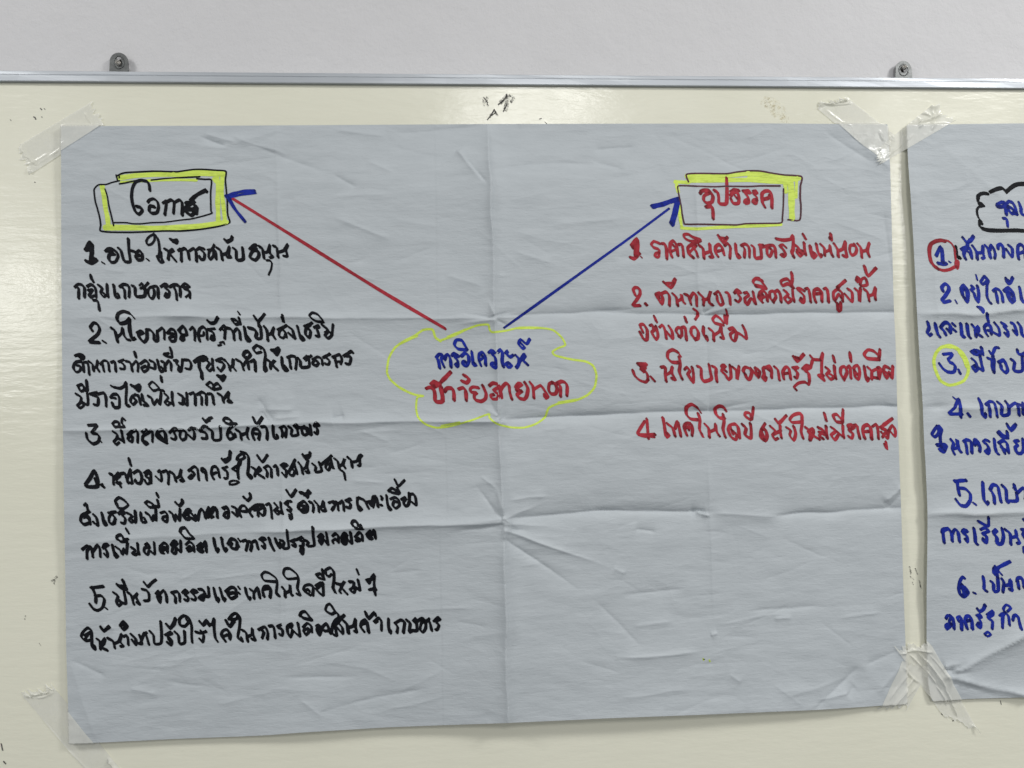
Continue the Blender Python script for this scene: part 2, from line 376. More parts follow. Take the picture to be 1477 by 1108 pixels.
C1 = creases([
    # the long folds of the sheet
    (703, 180, 713, 470, 1.5, 11, 3), (713, 470, 719, 606, 1.4, 10, 3), (719, 606, 725, 750, 1.5, 11, 3), (725, 750, 731, 1045, 1.8, 13, 3),
    (88, 460, 330, 457, 1.0, 11, 1), (250, 458, 714, 463, 1.3, 12, 3), (716, 460, 905, 448, -.9, 8, 3), (860, 452, 1012, 455, -1.2, 9, 3), (1005, 455, 1296, 451, -1.7, 10, 3),
    (92, 622, 300, 618, 1.2, 9, 3), (300, 617, 470, 608, 1.3, 9, 3), (470, 609, 720, 606, 1.6, 9, 3), (722, 604, 1000, 593, -1.5, 9, 3), (1000, 593, 1297, 586, -1.7, 10, 3),
    (95, 782, 400, 762, 1.0, 11, 1), (380, 764, 724, 749, 1.7, 11, 3), (728, 745, 880, 735, -1.3, 8, 3), (870, 735, 1015, 737, -1.3, 8, 3), (1015, 737, 1130, 744, .7, 6, 1), (1120, 742, 1301, 733, -1.4, 9, 3),
    (400, 178, 404, 300, .6, 9, 1), (403, 260, 410, 475, 1.1, 8, 1), (410, 640, 418, 960, .9, 9, 1), (1000, 240, 1004, 450, .9, 8, 1), (1016, 470, 1020, 600, -.6, 9, 1), (1016, 640, 1026, 905, .7, 6, 1),
    # crushed folds where the long folds cross
    (713, 462, 660, 452, -.8, 4, 2), (713, 463, 650, 470, .9, 4, 2), (716, 462, 780, 458, .9, 4, 2), (716, 465, 742, 478, -.9, 3, 2), (712, 458, 700, 430, .8, 4, 2),
    (715, 458, 745, 450, -.6, 3, 2), (716, 600, 690, 585, .7, 4, 2), (719, 606, 735, 592, -.8, 3, 2), (719, 602, 700, 570, -.7, 4, 2), (722, 606, 742, 622, .6, 4, 2),
    (726, 760, 895, 822, 1.15, 4.5, 2), (726, 773, 850, 858, -.9, 5, 2), (850, 858, 925, 930, -.6, 7, 1), (722, 744, 680, 690, -.9, 5, 2), (722, 745, 640, 752, .8, 5, 2),
    (724, 752, 640, 766, -.9, 5, 2), (727, 752, 810, 757, .8, 5, 2), (728, 744, 795, 717, .8, 6, 2), (724, 742, 745, 757, 1.0, 3, 2), (735, 760, 770, 762, -.8, 4, 2),
    (731, 718, 790, 713, .8, 4, 1), (692, 685, 716, 702, .7, 3, 1), (715, 700, 722, 735, .7, 4, 1),
    (380, 590, 430, 590, .9, 8, 1), (378, 592, 395, 612, -.8, 5, 1), (395, 605, 440, 600, .6, 5, 1), (372, 572, 400, 610, -.7, 6, 1),
    (480, 604, 500, 598, -.8, 5, 1), (1000, 458, 1060, 440, .8, 6, 1), (1012, 452, 1035, 440, -.8, 4, 2), (1020, 592, 1100, 575, -.7, 7, 2), (1000, 737, 1020, 742, 1.2, 3, 1), (990, 735, 1015, 735, -1, 3, 1),
    # single creases seen on the sheet
    (660, 222, 706, 282, 1.2, 7, 2), (668, 228, 704, 275, -.9, 4, 1), (330, 198, 420, 228, .9, 8, 1), (345, 205, 490, 258, -.8, 10, 1), (290, 200, 330, 215, -.8, 4, 1), (296, 196, 345, 210, .6, 4, 1),
    (480, 315, 570, 350, .7, 8, 1), (480, 255, 520, 275, -.6, 5, 1), (530, 235, 570, 255, .5, 5, 1), (850, 218, 920, 214, -.8, 5, 1), (740, 242, 870, 240, -.5, 5, 1), (850, 235, 900, 250, -.6, 5, 1),
    (745, 180, 760, 175, .4, 4, 1), (480, 190, 560, 200, .5, 5, 1), (560, 195, 700, 183, -.7, 8, 1), (780, 330, 900, 318, .4, 7, 1), (735, 365, 800, 385, .5, 7, 1), (640, 400, 700, 418, .5, 9, 1),
    (1165, 1022, 1240, 955, -1.3, 12, 1), (1240, 958, 1300, 935, -1.0, 10, 1), (1170, 1005, 1225, 992, .8, 6, 1), (1230, 985, 1215, 1000, -.6, 5, 1), (1260, 1000, 1300, 955, .7, 8, 1), (1120, 1000, 1200, 980, .5, 7, 1),
    (880, 942, 1010, 935, .9, 5, 1), (885, 855, 990, 845, -.6, 6, 1), (905, 900, 970, 890, .5, 6, 1), (1020, 912, 1030, 908, .7, 3, 1), (1070, 880, 1190, 870, -.6, 6, 1), (1110, 890, 1140, 888, .6, 4, 1), (1200, 890, 1270, 882, .5, 5, 1),
    (910, 760, 945, 765, -.7, 4, 1), (880, 815, 900, 825, .5, 4, 1), (1045, 965, 1065, 980, .5, 5, 1), (880, 1000, 1000, 985, .5, 7, 1), (1270, 725, 1298, 698, .9, 6, 1), (1275, 735, 1300, 705, -.7, 5, 1),
    (105, 950, 160, 975, -.7, 5, 1), (190, 988, 235, 1000, .6, 5, 1), (240, 980, 320, 988, -.5, 5, 1), (150, 900, 170, 905, .5, 4, 1), (240, 950, 320, 940, .4, 6, 1), (100, 940, 150, 1072, .8, 20, 1),
    (400, 975, 520, 970, -.5, 5, 1), (500, 1010, 620, 985, -.5, 6, 1), (430, 1000, 470, 1030, .5, 6, 1), (550, 1020, 650, 995, .5, 6, 1), (540, 880, 700, 870, .4, 6, 1), (560, 825, 610, 818, -.5, 5, 1),
    (410, 765, 408, 940, .6, 10, 1), (92, 640, 98, 760, .5, 6, 1), (1240, 210, 1284, 250, .8, 9, 1), (1180, 185, 1262, 240, -.6, 9, 1), (1270, 300, 1288, 440, -.8, 9, 1)])
for _ in range(330):
    px, py = rng.uniform(95, 1290), rng.uniform(190, 1040); a = rng.normal(0, .28); L = rng.uniform(25, 120)
    if rng.random() < .10: a = rng.uniform(-1.2, 1.2); L *= .6
    C1 += creases([(px, py, px + L * math.cos(a), py + L * math.sin(a), rng.choice([-1, 1]) * rng.uniform(.05, .25), rng.uniform(1.6, 6), 1)])
def base_relief(x, z, s):
    h = .0018 * vn(x * 4 + s, z * 5, s) + .0009 * vn(x * 8, z * 13 + s, s + 1) + .00042 * vn(x * 14 + 2 * vn(x * 6, z * 9, s + 7), z * 40, s + 2) + .00020 * vn(x * 30 + s, z * 95 + 2 * vn(x * 7, z * 9, s + 8), s + 3)
    q = vn(x * 11 + s, z * 19, s + 4); h += .0009 * (1 - np.abs(q)) ** 3 * vn(x * 5, z * 5, s + 5)
    return h
def H1(x, z):
    x = np.asarray(x, float); z = np.asarray(z, float)
    h = .0060 + base_relief(x, z, 2)
    h += np.interp(x, [0, .29, .565, .84, 1.09], [0, .0045, .0130, .0060, 0]) * sst(0, .05, x) * sst(1.095, 1.03, x) * sst(.0, -.10, z) * (.55 + .45 * sst(-.80, -.70, z))
    h = apply_creases(x, z, C1, h)
    zb = -.785 + .008 * x                                      # lower edge
    d = np.clip(z - zb, 0, 1)
    px = x                                                     # metres along the sheet
    lift = .0045 * np.exp(-((px - .30) / .055) ** 2) + .0080 * sst(.40, .62, px) * sst(1.085, .98, px) + .0022 * np.exp(-((px - .72) / .10) ** 2)
    h += lift * np.exp(-d / .055)
    dl = np.clip(x, 0, 1)
    h += .0028 * np.exp(-dl / .03) * sst(-.42, -.52, z) * sst(-.74, -.66, z)
    dr = np.clip(1.095 - x, 0, 1)
    h += .0015 * np.exp(-dr / .03) * sst(-.22, -.34, z) * sst(-.70, -.60, z)
    return np.maximum(h, .0006)
T1 = [(88, 182), (300, 181.5), (560, 180), (700, 179), (900, 178.5), (1100, 178), (1280, 179.5)]
B1 = [(100, 1072.5), (150, 1071), (250, 1066), (380, 1061), (430, 1057), (560, 1049), (640, 1046), (730, 1043), (880, 1036), (1000, 1031.5), (1180, 1024), (1270, 1018), (1307, 1015)]
L1 = [(88, 182), (88.5, 400), (90, 560), (92, 700), (94, 820), (95.5, 935), (97.5, 1000), (100, 1072.5)]
R1 = [(1280, 179.5), (1284, 240), (1286.5, 340), (1289, 440), (1292, 500), (1294, 585), (1296.5, 650), (1300, 740), (1303, 850), (1306, 925), (1308, 1015)]
S1 = Sheet(T1, B1, L1, R1, 801, 601, H1, 1)

C2 = creases([
    (1326, 454, 1400, 455, 1.5, 8, 3), (1400, 455, 1477, 447, 1.5, 8, 3), (1477, 447, 1700, 440, 1.5, 8, 3), (1330, 588, 1365, 586, -1.4, 7, 3), (1365, 589, 1500, 588, 1.2, 8, 3), (1500, 588, 1900, 586, 1.2, 8, 3),
    (1337, 739, 1477, 738, 1.7, 9, 3), (1477, 738, 1900, 735, 1.7, 9, 3),
    (1358, 960, 1385, 952, 1.0, 4, 2), (1360, 966, 1395, 950, -1.0, 4, 2), (1362, 972, 1490, 900, 2.0, 14, 3), (1366, 969, 1400, 966, -1.2, 4, 2), (1372, 976, 1500, 1006, 1.7, 9, 3), (1370, 980, 1460, 1010, -.8, 7, 2),
    (1340, 200, 1477, 320, .5, 20, 1), (1340, 300, 1350, 560, .6, 9, 1)])
for _ in range(60):
    px, py = rng.uniform(1340, 1900), rng.uniform(190, 990); a = rng.normal(0, .3); L = rng.uniform(25, 100)
    C2 += creases([(px, py, px + L * math.cos(a), py + L * math.sin(a), rng.choice([-1, 1]) * rng.uniform(.08, .34), rng.uniform(3.0, 7), 1)])
SX = at(1320, 300)[0]
def H2(x, z):
    x = np.asarray(x, float); z = np.asarray(z, float)
    h = .0055 + base_relief(x, z, 23)
    h = apply_creases(x, z, C2, h)
    e = np.clip(x - at(1320, 500)[0], 0, 2)
    h += .0044 * np.exp(-e / .030) * sst(-.03, -.10, z) * sst(-.72, -.60, z)
    return np.maximum(h, .0006)
T2 = [(1308, 180.5), (1392, 179), (1477, 178), (1700, 176), (2250, 172)]
L2 = [(1308, 180.5), (1309.5, 230), (1314, 290), (1318, 358), (1322, 440), (1326, 510), (1330.5, 575), (1333, 640), (1335, 670), (1338, 740), (1337.5, 800), (1336.5, 850), (1336.5, 930), (1339, 992), (1344.5, 1011)]
B2 = [(1344.5, 1011), (1400, 1008), (1477, 1006), (1700, 1000), (2200, 985)]
R2 = [(2250, 172), (2225, 580), (2200, 985)]
S2 = Sheet(T2, B2, L2, R2, 420, 300, H2, 2)

sheet1 = empty('flipchart_sheet', (at(690, 180)[0], 0, at(690, 180)[1]), label='large creased pale blue-grey sheet with black, red and blue handwriting taped to the whiteboard', cat='poster')
sheet2 = empty('flipchart_sheet', (at(1500, 180)[0], 0, at(1500, 180)[1]), label='second paper sheet with blue handwriting, cut off by the right edge of the photo', cat='poster')
def load(o):
    a = o.data.attributes.new('ink_load', 'FLOAT', 'POINT'); a.data.foreach_set('value', np.array(LOAD, np.float32)); LOAD.clear()
def put(o, root): o.parent = root; o.matrix_parent_inverse = Matrix.Translation(-Vector(root.location))
p1 = fastmesh('paper', S1.V, S1.Q, MP); put(p1, sheet1)
p2 = fastmesh('paper', S2.V, S2.Q, MP); put(p2, sheet2)

# ================================================================ handwriting
DATA = """
# title_left black
@120 235 6.004
2.3 285 105 298 150
2.6 300 110 330 95 370 85 500 78 620 73 800 78 850 73 960 58 1050 58 1150 65 1235 75 1232 150 1240 240 1248 330 1250 420 1255 460 1270 515 1230 535 1150 555 1000 578 850 590 700 590 540 598 400 602 230 600 150 588 152 540 145 480 125 400 105 330 95 240 105 215 135 190 200 187 250 170 315 155
2.2 313 115 313 130
2.4 315 182 360 175 420 162 480 150
2.4 590 150 700 138 850 128 1010 120
2.4 985 138 1050 143 1110 150 1105 250 1105 330 1108 420 1118 435 1060 455 940 485 850 495 700 515 600 518 500 528 430 528 370 518 270 518
2.4 190 228 210 290 225 380 245 460 265 545
5.6 578 240 573 195 555 163 500 152 455 168 428 220 420 290 430 360 455 425 485 445 512 415 500 388 462 378
5.2 562 340 575 322 610 312 642 335 654 380 640 430 600 438 573 418 580 375 618 382
5.2 692 348 722 330 718 380 708 448
5.2 725 340 760 322 788 345 783 438
5.2 788 345 835 322 858 350 858 452
6 862 420 930 345 965 335 905 375 890 405 960 400 985 380 980 440
6 895 430 940 455 975 410 955 350 890 350 960 430
6 930 325 990 275 1065 238 1068 250
# highlight_left yellow
@120 235 6.004
8 322 130 450 112 600 103 800 98 1000 88 1215 98
4 330 168 500 158 700 148 980 150
7 1160 120 1168 200 1165 300 1168 400 1170 495
6 1205 130 1200 250 1212 350 1220 420 1228 500
6 1135 140 1150 165
7 165 205 182 300 195 400 212 480 220 560
8 195 560 400 562 600 565 800 560 1000 548 1240 515
# line_a black
@100 330 6.004
6.5 142 184 178 122 194 134
6.5 156 184 192 150 192 210
7.5 196 140 196 200 190 282
6 145 280 190 298 242 272 200 258
3 283 290 305 303
5.2 315 195 335 175 370 175 412 205 424 240 402 285 365 292 343 262 350 225 395 222
5 330 195 372 200
5 425 168 448 190 462 240 480 284 528 284 518 200 512 90
5 535 190 575 205 585 255
5 580 210 605 190 632 218 632 265 592 270 575 240 610 230
3.2 668 260 690 276
4.5 735 45 690 72 668 108 680 140 715 132 740 95 738 50 768 90 780 150 782 210 772 245
5.5 762 242 785 286 812 285 795 250 790 200
5 876 92 905 104 936 96 930 126 895 110
5.2 825 175 862 200 858 265
5.2 862 205 892 178 905 192 872 215 925 282
5 945 190 968 178 972 282
5 968 185 1000 172 1028 200 1040 265
5 1045 190 1078 172 1098 200 1103 282
4.8 1108 180 1135 164 1168 176
4.8 1138 182 1172 215 1166 265 1136 264 1130 240
4.8 1255 140 1245 165 1212 205 1208 245 1222 266 1248 236 1250 200
4.8 1202 186 1258 186 1272 225 1272 262
@270 330 6.004
5 255 165 290 190 306 270
5 302 225 345 212 366 155 360 220 382 246 348 246
5.6 325 95 350 115 385 92 390 70
4 338 105 375 98
5 398 168 425 190 430 268 486 262 480 165
5 540 176 580 142 602 142
5 548 178 600 168 560 205 545 248 590 272 620 240 617 198 572 184
5 625 155 652 175 666 255
5 662 208 700 198 716 140 714 205 742 242 718 250
5 748 150 776 165 788 246
5 788 205 838 188 872 138 856 182 868 238 835 236
3.4 688 275 715 275 734 300 728 350 706 400
# line_b black
@100 330 6.004
5.2 50 505 75 482 112 487 134 520 132 592
5.2 60 500 82 520 82 602
5 158 500 188 484 218 502 232 540 232 592
4.6 165 535 205 528 172 578 190 594 216 580
5.5 186 402 192 430 209 460
4.6 208 620 245 625 256 660 262 706
5 250 488 286 515 272 555 300 590 322 575
5 328 482 330 540 338 592
4 290 552 332 588
5 385 490 394 540 402 592 432 594 424 565
5 438 502 470 482 510 492 522 530 518 592
5 455 505 478 530 484 600
5 543 495 570 508 577 585 652 582 658 515
4.2 608 492 632 472 642 502 618 518
4.6 640 520 684 470
4.8 682 560 684 530 704 508 732 522 738 570 720 606 695 590 684 555
4.8 704 508 744 498 768 510 772 600
5 795 502 830 480 855 492 828 508 866 542 860 590 830 590 842 562
5 870 505 905 486 946 492 962 530 962 588
5 905 505 926 550 932 615
5 975 502 1002 476 1042 502 990 515 1040 540 1045 600
4 1010 592 1035 572
# line_c black
@100 440 6.004
5.6 200 222 184 192 212 156 245 168 264 210 246 255 190 302 178 320 262 326
3.4 288 310 318 328
5.2 365 200 396 225 420 320
5 416 280 452 245 462 200 474 260 500 298 528 305
3 566 118 545 92 520 70
5.6 520 70 470 56 425 76 414 120 440 160 490 152 522 122
6 520 122 522 170 526 230 546 296 568 290
5.4 588 242 620 225 645 242 602 258 615 292 650 322 674 288 672 215
5 668 215 702 217 732 252 736 306 766 308 762 225
4.6 775 222 805 200 824 225 824 296
5 848 245 880 210 912 220 924 260 916 310 880 312 870 282 902 272
4.6 855 245 902 250
5 945 222 985 186 1008 215 1018 258 990 262 992 300 965 302 972 272
5 962 205 960 242 990 262
5 1046 215 1070 195 1088 225 1088 308
5 1130 312 1118 260 1130 210 1160 190 1190 222 1196 298
4.6 1130 265 1162 265 1166 235
4.8 1202 212 1258 205
4.8 1205 216 1248 240 1256 302 1225 298 1236 266
5.6 1198 136 1225 158 1262 152 1285 110
5 1305 215 1342 178 1352 205 1346 292
4 1320 205 1338 222
3.4 1290 352 1318 345 1304 328 1340 320 1342 338
@300 440 6.004
5 165 200 198 208 222 245 228 302
5 222 238 252 205 274 230 282 298
5 208 126 238 130 272 160 240 168 212 138
4.4 272 160 284 168 268 110
3.6 260 58 275 80
5.4 315 192 325 245 337 306 364 306 346 276
5.6 352 198 400 212 422 242 416 286 462 286 456 185
5.4 400 95 436 142 490 80
5 438 142 442 190
5.2 490 190 510 220 520 308
5 520 260 552 242 572 195 558 250 582 292
4.8 605 215 682 178
4.8 662 192 622 225 618 270 655 286 674 245 640 205
4.4 676 250 682 282
4.6 645 88 656 152 638 108
4.8 698 190 732 215 742 250 754 290 700 245
5 775 185 790 240 810 300 832 297 816 272
4.8 838 186 902 156
4.8 886 175 850 205 846 255 878 282 890 225 862 205
4.8 920 195 958 176 962 196 940 196 952 230 962 272 935 268
4.4 990 128 950 82 905 68 880 92 900 118 940 142 1000 148
5 988 172 1035 212 1030 242 1014 265 1042 288 1072 260 1084 170
4.6 1015 238 1045 230 1076 256
# line_d black
@100 440 6.004
4.8 102 490 52 500 36 545 60 580 92 572 98 532 62 522
4.8 62 492 102 485 122 520 126 576
5 52 440 90 430 126 440 120 466 86 450
4.8 128 498 155 498 168 532 174 602
4.8 170 488 202 515 212 570
4.8 208 550 238 530 246 482 238 535 258 572
4.6 270 512 300 482 336 496 348 572
4.6 285 500 302 576
4.6 365 498 395 490 404 576
4.6 430 492 472 474
4.6 442 492 476 520 478 555 444 552
4.8 488 486 530 500 547 572
4.6 546 525 580 486 598 520 594 576
5.6 568 412 578 452
4.8 618 508 660 482 688 510 678 560 645 578 628 546 662 530
4.6 700 482 738 500 742 552 700 540
4.8 765 480 776 530 790 576 818 566 800 540
4.6 800 490 826 500 832 570
4.6 832 525 862 482 882 510 882 567
4.8 820 432 855 446 890 452 886 410 874 370
4.4 826 424 862 418
4.6 908 482 940 480 928 508 952 532 945 570 970 572 982 475
4.6 998 476 1040 480 1057 520 1046 556 1008 550
6 1086 492 1120 466 1165 448 1192 460 1150 480
6 1126 480 1126 540 1146 585 1150 635
4.6 1188 478 1215 505 1192 548 1215 570 1235 555
4.6 1240 470 1242 520 1250 566
4.8 1272 482 1320 464 1345 480
4.8 1290 488 1330 500 1342 530 1312 572 1288 545
4.8 1348 478 1382 520 1394 567
4.8 1388 548 1418 520 1422 465 1416 530 1442 567
@300 440 6.004
4.6 248 474 290 500 310 562
4.6 308 525 342 476 354 555
6 306 440 320 408 350 404 368 430 350 458 318 454
5 370 492 406 480 412 572
5 455 375 425 350 394 380 418 416 462 408
5 425 350 478 376 498 430 492 500 490 572 508 562 500 532
5 508 470 542 498 542 552
5 546 512 580 480 556 515 602 562
6 550 392 580 392 615 376 596 430 562 396
5.4 640 455 645 520 660 562 688 562 668 532
5 688 455 725 442 760 452 768 490 760 556
5 705 460 718 548
4.8 782 462 802 490 805 538 876 532 872 448
4.6 832 465 860 442 845 480 895 440
4.8 905 505 925 478 958 500 940 526 908 515
4.8 905 472 950 450 985 468 992 518
4.6 1000 455 1056 425
4.6 1015 452 1052 480 1046 516 1015 508
5 1082 452 1140 430 1160 470 1150 512
5 1100 455 1116 536
4 1118 492 1142 490
5.4 1178 442 1240 402 1254 412
5 1192 440 1238 452 1226 512 1195 508
# line_e black
@100 440 6.004
4.6 58 770 104 800 96 845 72 872 95 892 125 872 110 846
5 104 838 162 862 158 762
4.8 72 700 112 690 134 730 102 748 80 712
5 130 736 157 742 150 655
4.8 182 772 242 758
4.8 195 775 250 800 248 866 215 862
5 250 772 300 762 318 800 320 877
5 358 802 380 775 416 775 434 810 432 884 388 886 374 850
4.4 360 802 402 808
3.5 362 700 385 712
5 385 712 440 722 478 700 492 670 496 730 492 800 496 868 520 874
5 600 782 552 784 530 830 554 862 582 832 562 808
4.8 572 775 606 800 618 862
5.6 538 696 570 710 612 692 600 742 562 712
5 630 775 642 830 684 870 645 868
4.8 684 790 715 810 732 864 765 820 784 862 796 760
4.4 690 692 722 666 778 722 730 742 694 706
4.6 770 732 818 744
5 795 620 802 665
4.6 830 772 858 800 830 845 855 868 875 850
4.8 892 755 892 810 900 866
4 845 830 895 858
5.2 946 770 988 800 985 856 955 850 
5 985 835 1022 866 1018 765
4.8 1045 772 1080 760 1092 800 1092 866
5 1108 776 1150 755 1186 780 1188 862
4.8 1125 772 1147 800 1147 862
5 1203 770 1238 775 1252 856
4.8 1190 692 1220 668 1252 700 1240 728 1200 700
4.8 1248 700 1285 680 1312 720 1250 732
5.6 1286 614 1315 622 1350 612 1326 655 1300 622
5 1288 768 1322 790 1337 842
5 1337 818 1382 755 1376 810 1408 840 1375 836
# line_f black
@100 590 6.004
5 165 142 238 140 225 165 195 208 235 215
4.8 148 210 158 260 205 302 250 285 262 245 245 220
3.2 262 265 280 288
4.6 375 130 395 110 428 115 430 150 395 155 380 132
4.6 430 155 480 155 455 120 462 80 482 95
5 378 195 415 220 412 255 388 285 410 308 432 290
5 415 250 450 268 470 285
5 452 188 462 240 472 285
4.8 508 225 545 190 520 235 510 265 545 285 548 240
4.8 545 200 580 185 594 215 592 290
4.8 632 200 670 180 688 205 640 235 636 280 660 308 682 295 650 278
4.8 690 205 712 185 722 215 720 285
5.4 842 290 800 268 760 240 768 200 805 182 832 215 835 285 775 215 770 250
5 870 205 905 168 935 175 905 195 925 240 915 265 885 255
5 940 185 985 185 1012 205 1008 255 975 268 958 235 965 190
4.8 1035 185 1060 165 1100 172
4.8 1065 170 1085 210 1078 262 1035 228
5 1132 190 1165 150 1200 160 
5 1135 190 1185 210 1190 255 1150 255
5 1160 85 1185 115 1210 85 1235 75
4 1170 100 1215 100
5 1205 172 1240 195 1245 265 1310 262 1308 155
@300 590 6.004
4.6 135 105 145 80 180 85 215 120 190 132 150 118 135 95
4.6 195 125 250 128
5 235 130 185 175 168 225 185 262 225 245 200 200 170 210
4.6 235 215 240 240
5 245 180 280 205 290 262
5 290 225 335 205 350 155 338 205 345 250 352 258
5.4 392 75 425 135 470 75
5.4 400 262 385 215 398 175 430 175 450 205 440 262
4.6 405 215 430 215
5 462 155 500 155 515 200 512 262
5 565 148 565 195 575 250 602 250 600 228
5 622 165 660 150 680 175 672 242
4.8 635 170 648 210 642 242
4.8 700 155 728 175 722 230 780 222 770 165
4.6 745 150 765 135 790 160 765 170
5 822 220 812 170 840 150 862 215 835 225
5 790 160 870 170 868 205 895 220 885 140
5 918 150 935 122 965 140 935 150 950 180 945 215 925 205
# line_g black
@105 690 6.004
@100 590 6.004
6 140 655 180 600 218 535 240 580 252 655
3.5 290 650 292 662
5 352 562 380 578 385 652
5 388 600 425 555 435 580 405 612 430 640 445 640
5 450 560 485 560 510 640
5.4 518 430 522 450 534 488
4.8 500 620 530 520 535 580 548 642 530 640
5 558 555 590 535 615 545 630 600 615 645 575 635 575 615 
4.8 652 555 680 535 700 540 660 580 690 600 700 640 670 648 655 615
4.8 705 545 710 640
4.8 770 545 785 530 800 590 795 625 750 585
5 810 545 845 535 862 580 858 650
5 875 545 905 565 925 625
5 925 600 955 580 972 520 962 570 990 620 965 620
5 1035 535 1080 500 1110 520 1122 612
4.8 1060 540 1085 560 1060 600 1035 600 1060 570
5 1150 540 1150 515 1180 530 1190 615
4.6 1150 535 1180 560
5 1250 605 1230 560 1240 505 1272 500 1290 530 1302 590
4.6 1240 565 1275 550
4.6 1330 515 1370 500
4.6 1335 520 1368 545 1370 600 1345 600
6 1325 435 1350 460 1385 435 1395 370
5 1340 445 1380 425
@105 690 6.004
6 115 68 150 75 215 68 195 5
5.5 215 70 222 20
5.5 252 60 270 75
4.8 380 40 405 50 418 75
@300 590 6.004
4.8 212 520 240 500 268 490 258 530 265 602
4.4 215 520 245 540
3.2 190 650 200 655 240 650 270 630 225 620 190 630 188 655
4.6 250 440 262 410 300 385 318 420 280 440 255 420
5 275 480 285 440 250 515
5 285 372 330 385 352 420 352 500 345 570 370 600 378 580 345 560
5.4 430 405 472 458 515 400
5 380 505 415 530 405 580
5 420 555 445 505 458 530 425 555 485 595
5 485 510 520 492 548 520 550 590
4.8 500 520 515 550 512 585
4.8 570 500 590 490 602 520 606 572
4.8 635 490 660 475 690 485 650 505 680 535 675 588 645 555
4.8 705 535 755 440 
4.8 745 470 765 530 770 560
4.8 735 500 705 540 710 570 740 575 750 540 725 515
4.8 785 465 810 500 822 560
4.8 822 525 850 500 868 440 858 500 875 550 850 545
6 825 400 850 435 880 405 885 378
5 840 410 875 400
5 905 475 935 500 930 545 985 535 965 465
5 985 480 1070 405
5 1060 420 1030 460 1020 510 1045 530 1060 490 1030 475
4.8 1060 470 1085 515 1062 430
5 1095 430 1125 455 1140 520
5 1140 490 1165 480 1185 430 1170 480 1188 510
4.4 1150 530 1175 545 1185 580 1190 612
5 1212 420 1240 445 1250 505
5 1250 460 1290 450 1312 405 1335 400 1315 430 1318 490 1300 490
# line_h black
@105 690 6.004
4.8 100 235 118 220 130 270
5.4 85 320 150 285 130 290
5.4 140 290 80 320 70 370 100 400 150 380 120 335 90 340 140 330 150 395
5 180 315 205 340 220 410 180 380
5.4 252 300 262 340 272 400 292 400 280 370
5 310 300 375 290
5 345 295 315 340 320 385 350 395 368 345 340 310
5 370 350 362 390
5 400 310 410 290 455 295 425 315 455 345 450 390 420 385
4.6 470 300 515 325 488 362 510 382 528 365
5 500 345 545 380 542 285
5 378 230 370 195 400 168 440 185 480 230 440 262 395 255 380 215
5 590 298 592 340 600 378 635 378 620 345
4.8 635 300 665 320 690 370 700 320 720 370 720 265
4.8 630 215 650 200 690 220 715 250 665 250 640 225
5 700 240 745 245 735 190
5 728 130 740 160
5 762 300 800 290 820 320 815 375 780 360 785 335 815 330
4.8 840 290 865 310 885 370 895 315 925 365 930 265
5.4 892 210 925 238 950 210 950 190
5.4 960 320 990 275 1020 275 990 310 960 320 975 350 1010 350 1000 310
5 1015 290 1050 330 1065 365 1030 345
4.8 1065 320 1085 365 1095 300 1115 265 1140 300 1150 345
4.8 1150 320 1180 250 1180 320 1170 340 
4.8 1185 330 1235 255 1250 290 1252 340
5 1310 265 1340 250 1350 290 1345 340 1310 330 1320 300 1345 295
4.8 1385 245 1425 270 1425 325 1385 295
@300 690 6.004
4.8 15 320 40 255 60 255 80 280 85 340
4.6 25 340 50 330
5 128 258 165 248 180 290 170 340 138 330 150 300
4.8 210 245 245 262 250 325 212 295
5 285 330 270 280 290 240 320 240 340 270
5 290 285 340 285 410 235 480 230
5.5 380 325 360 285 400 245 430 250 435 325
5 395 275 440 270 490 250 490 310 470 320 450 300
5.4 312 165 345 192 370 165 365 135
4.8 505 230 535 220 548 270 555 345
4.6 578 218 605 250 578 282 605 312 622 295
4.8 630 210 634 260 648 305
5 590 275 640 300
4.8 668 220 690 200 722 200 
4.8 690 210 690 240 720 260 710 285 690 275
4 705 315 712 355 730 345 722 300
5.4 682 105 720 158 762 102
5.4 800 125 830 130 860 165 870 110 885 125 830 140
6 785 260 790 225 830 200 860 230 855 285 815 290 790 260
6 800 230 850 250 810 280
5 880 205 905 215 915 250 910 290
5 925 200 955 235 962 290
5 962 260 990 240 1000 200 1005 240 1020 280 990 280
5 1048 212 1090 200 1100 230 1075 275
5 1080 210 1120 210 1130 275
4.8 1140 215 1165 195 1175 230 1178 280
4.8 1195 195 1230 175 1240 185 1200 195 1235 220 1230 255 1200 250
@450 690 8.688
5 570 250 570 310 590 400 625 385 600 355
5 590 245 660 280 710 375
5 690 300 735 290 765 360
5 710 290 740 340 770 230 790 235
5 770 340 795 225 820 290 828 355
4.8 868 230 880 240 875 270
4.8 858 335 880 338
5 935 215 945 300 965 390 990 385 960 345
5 985 260 1040 240 1085 270 1095 340 1050 375 1015 340 1030 290 1080 300
4.8 960 160 1000 125 1050 150 1090 190 1010 180 970 160
4.8 1050 145 1100 180 1070 120
5 1040 20 1085 95 1160 25
5 1120 265 1165 240 1180 255 1150 300 1165 345 1200 340 1220 290 1220 190
5 1220 200 1275 200 1300 250 1305 335 1255 300 
# line_i black
@105 690 6.004
5 85 615 125 585 150 600 125 630 125 695
4.8 150 590 165 600 175 680
4.8 175 640 215 578 235 610 240 680
5 262 605 275 575 310 575 280 600 300 640 300 680 275 655
5 345 580 355 630 370 680 390 672 370 645
4.8 375 595 410 620 430 660 445 610 465 655 475 560
5 382 525 385 500 420 490 440 520 470 540 420 550 385 520
4.4 440 530 480 525
4.8 462 435 485 475
4.8 508 600 545 622 515 652 545 662 565 650
4.8 562 565 566 610 575 655
5 630 575 650 565 665 600 625 600 620 640 650 660 665 625 710 655 705 555
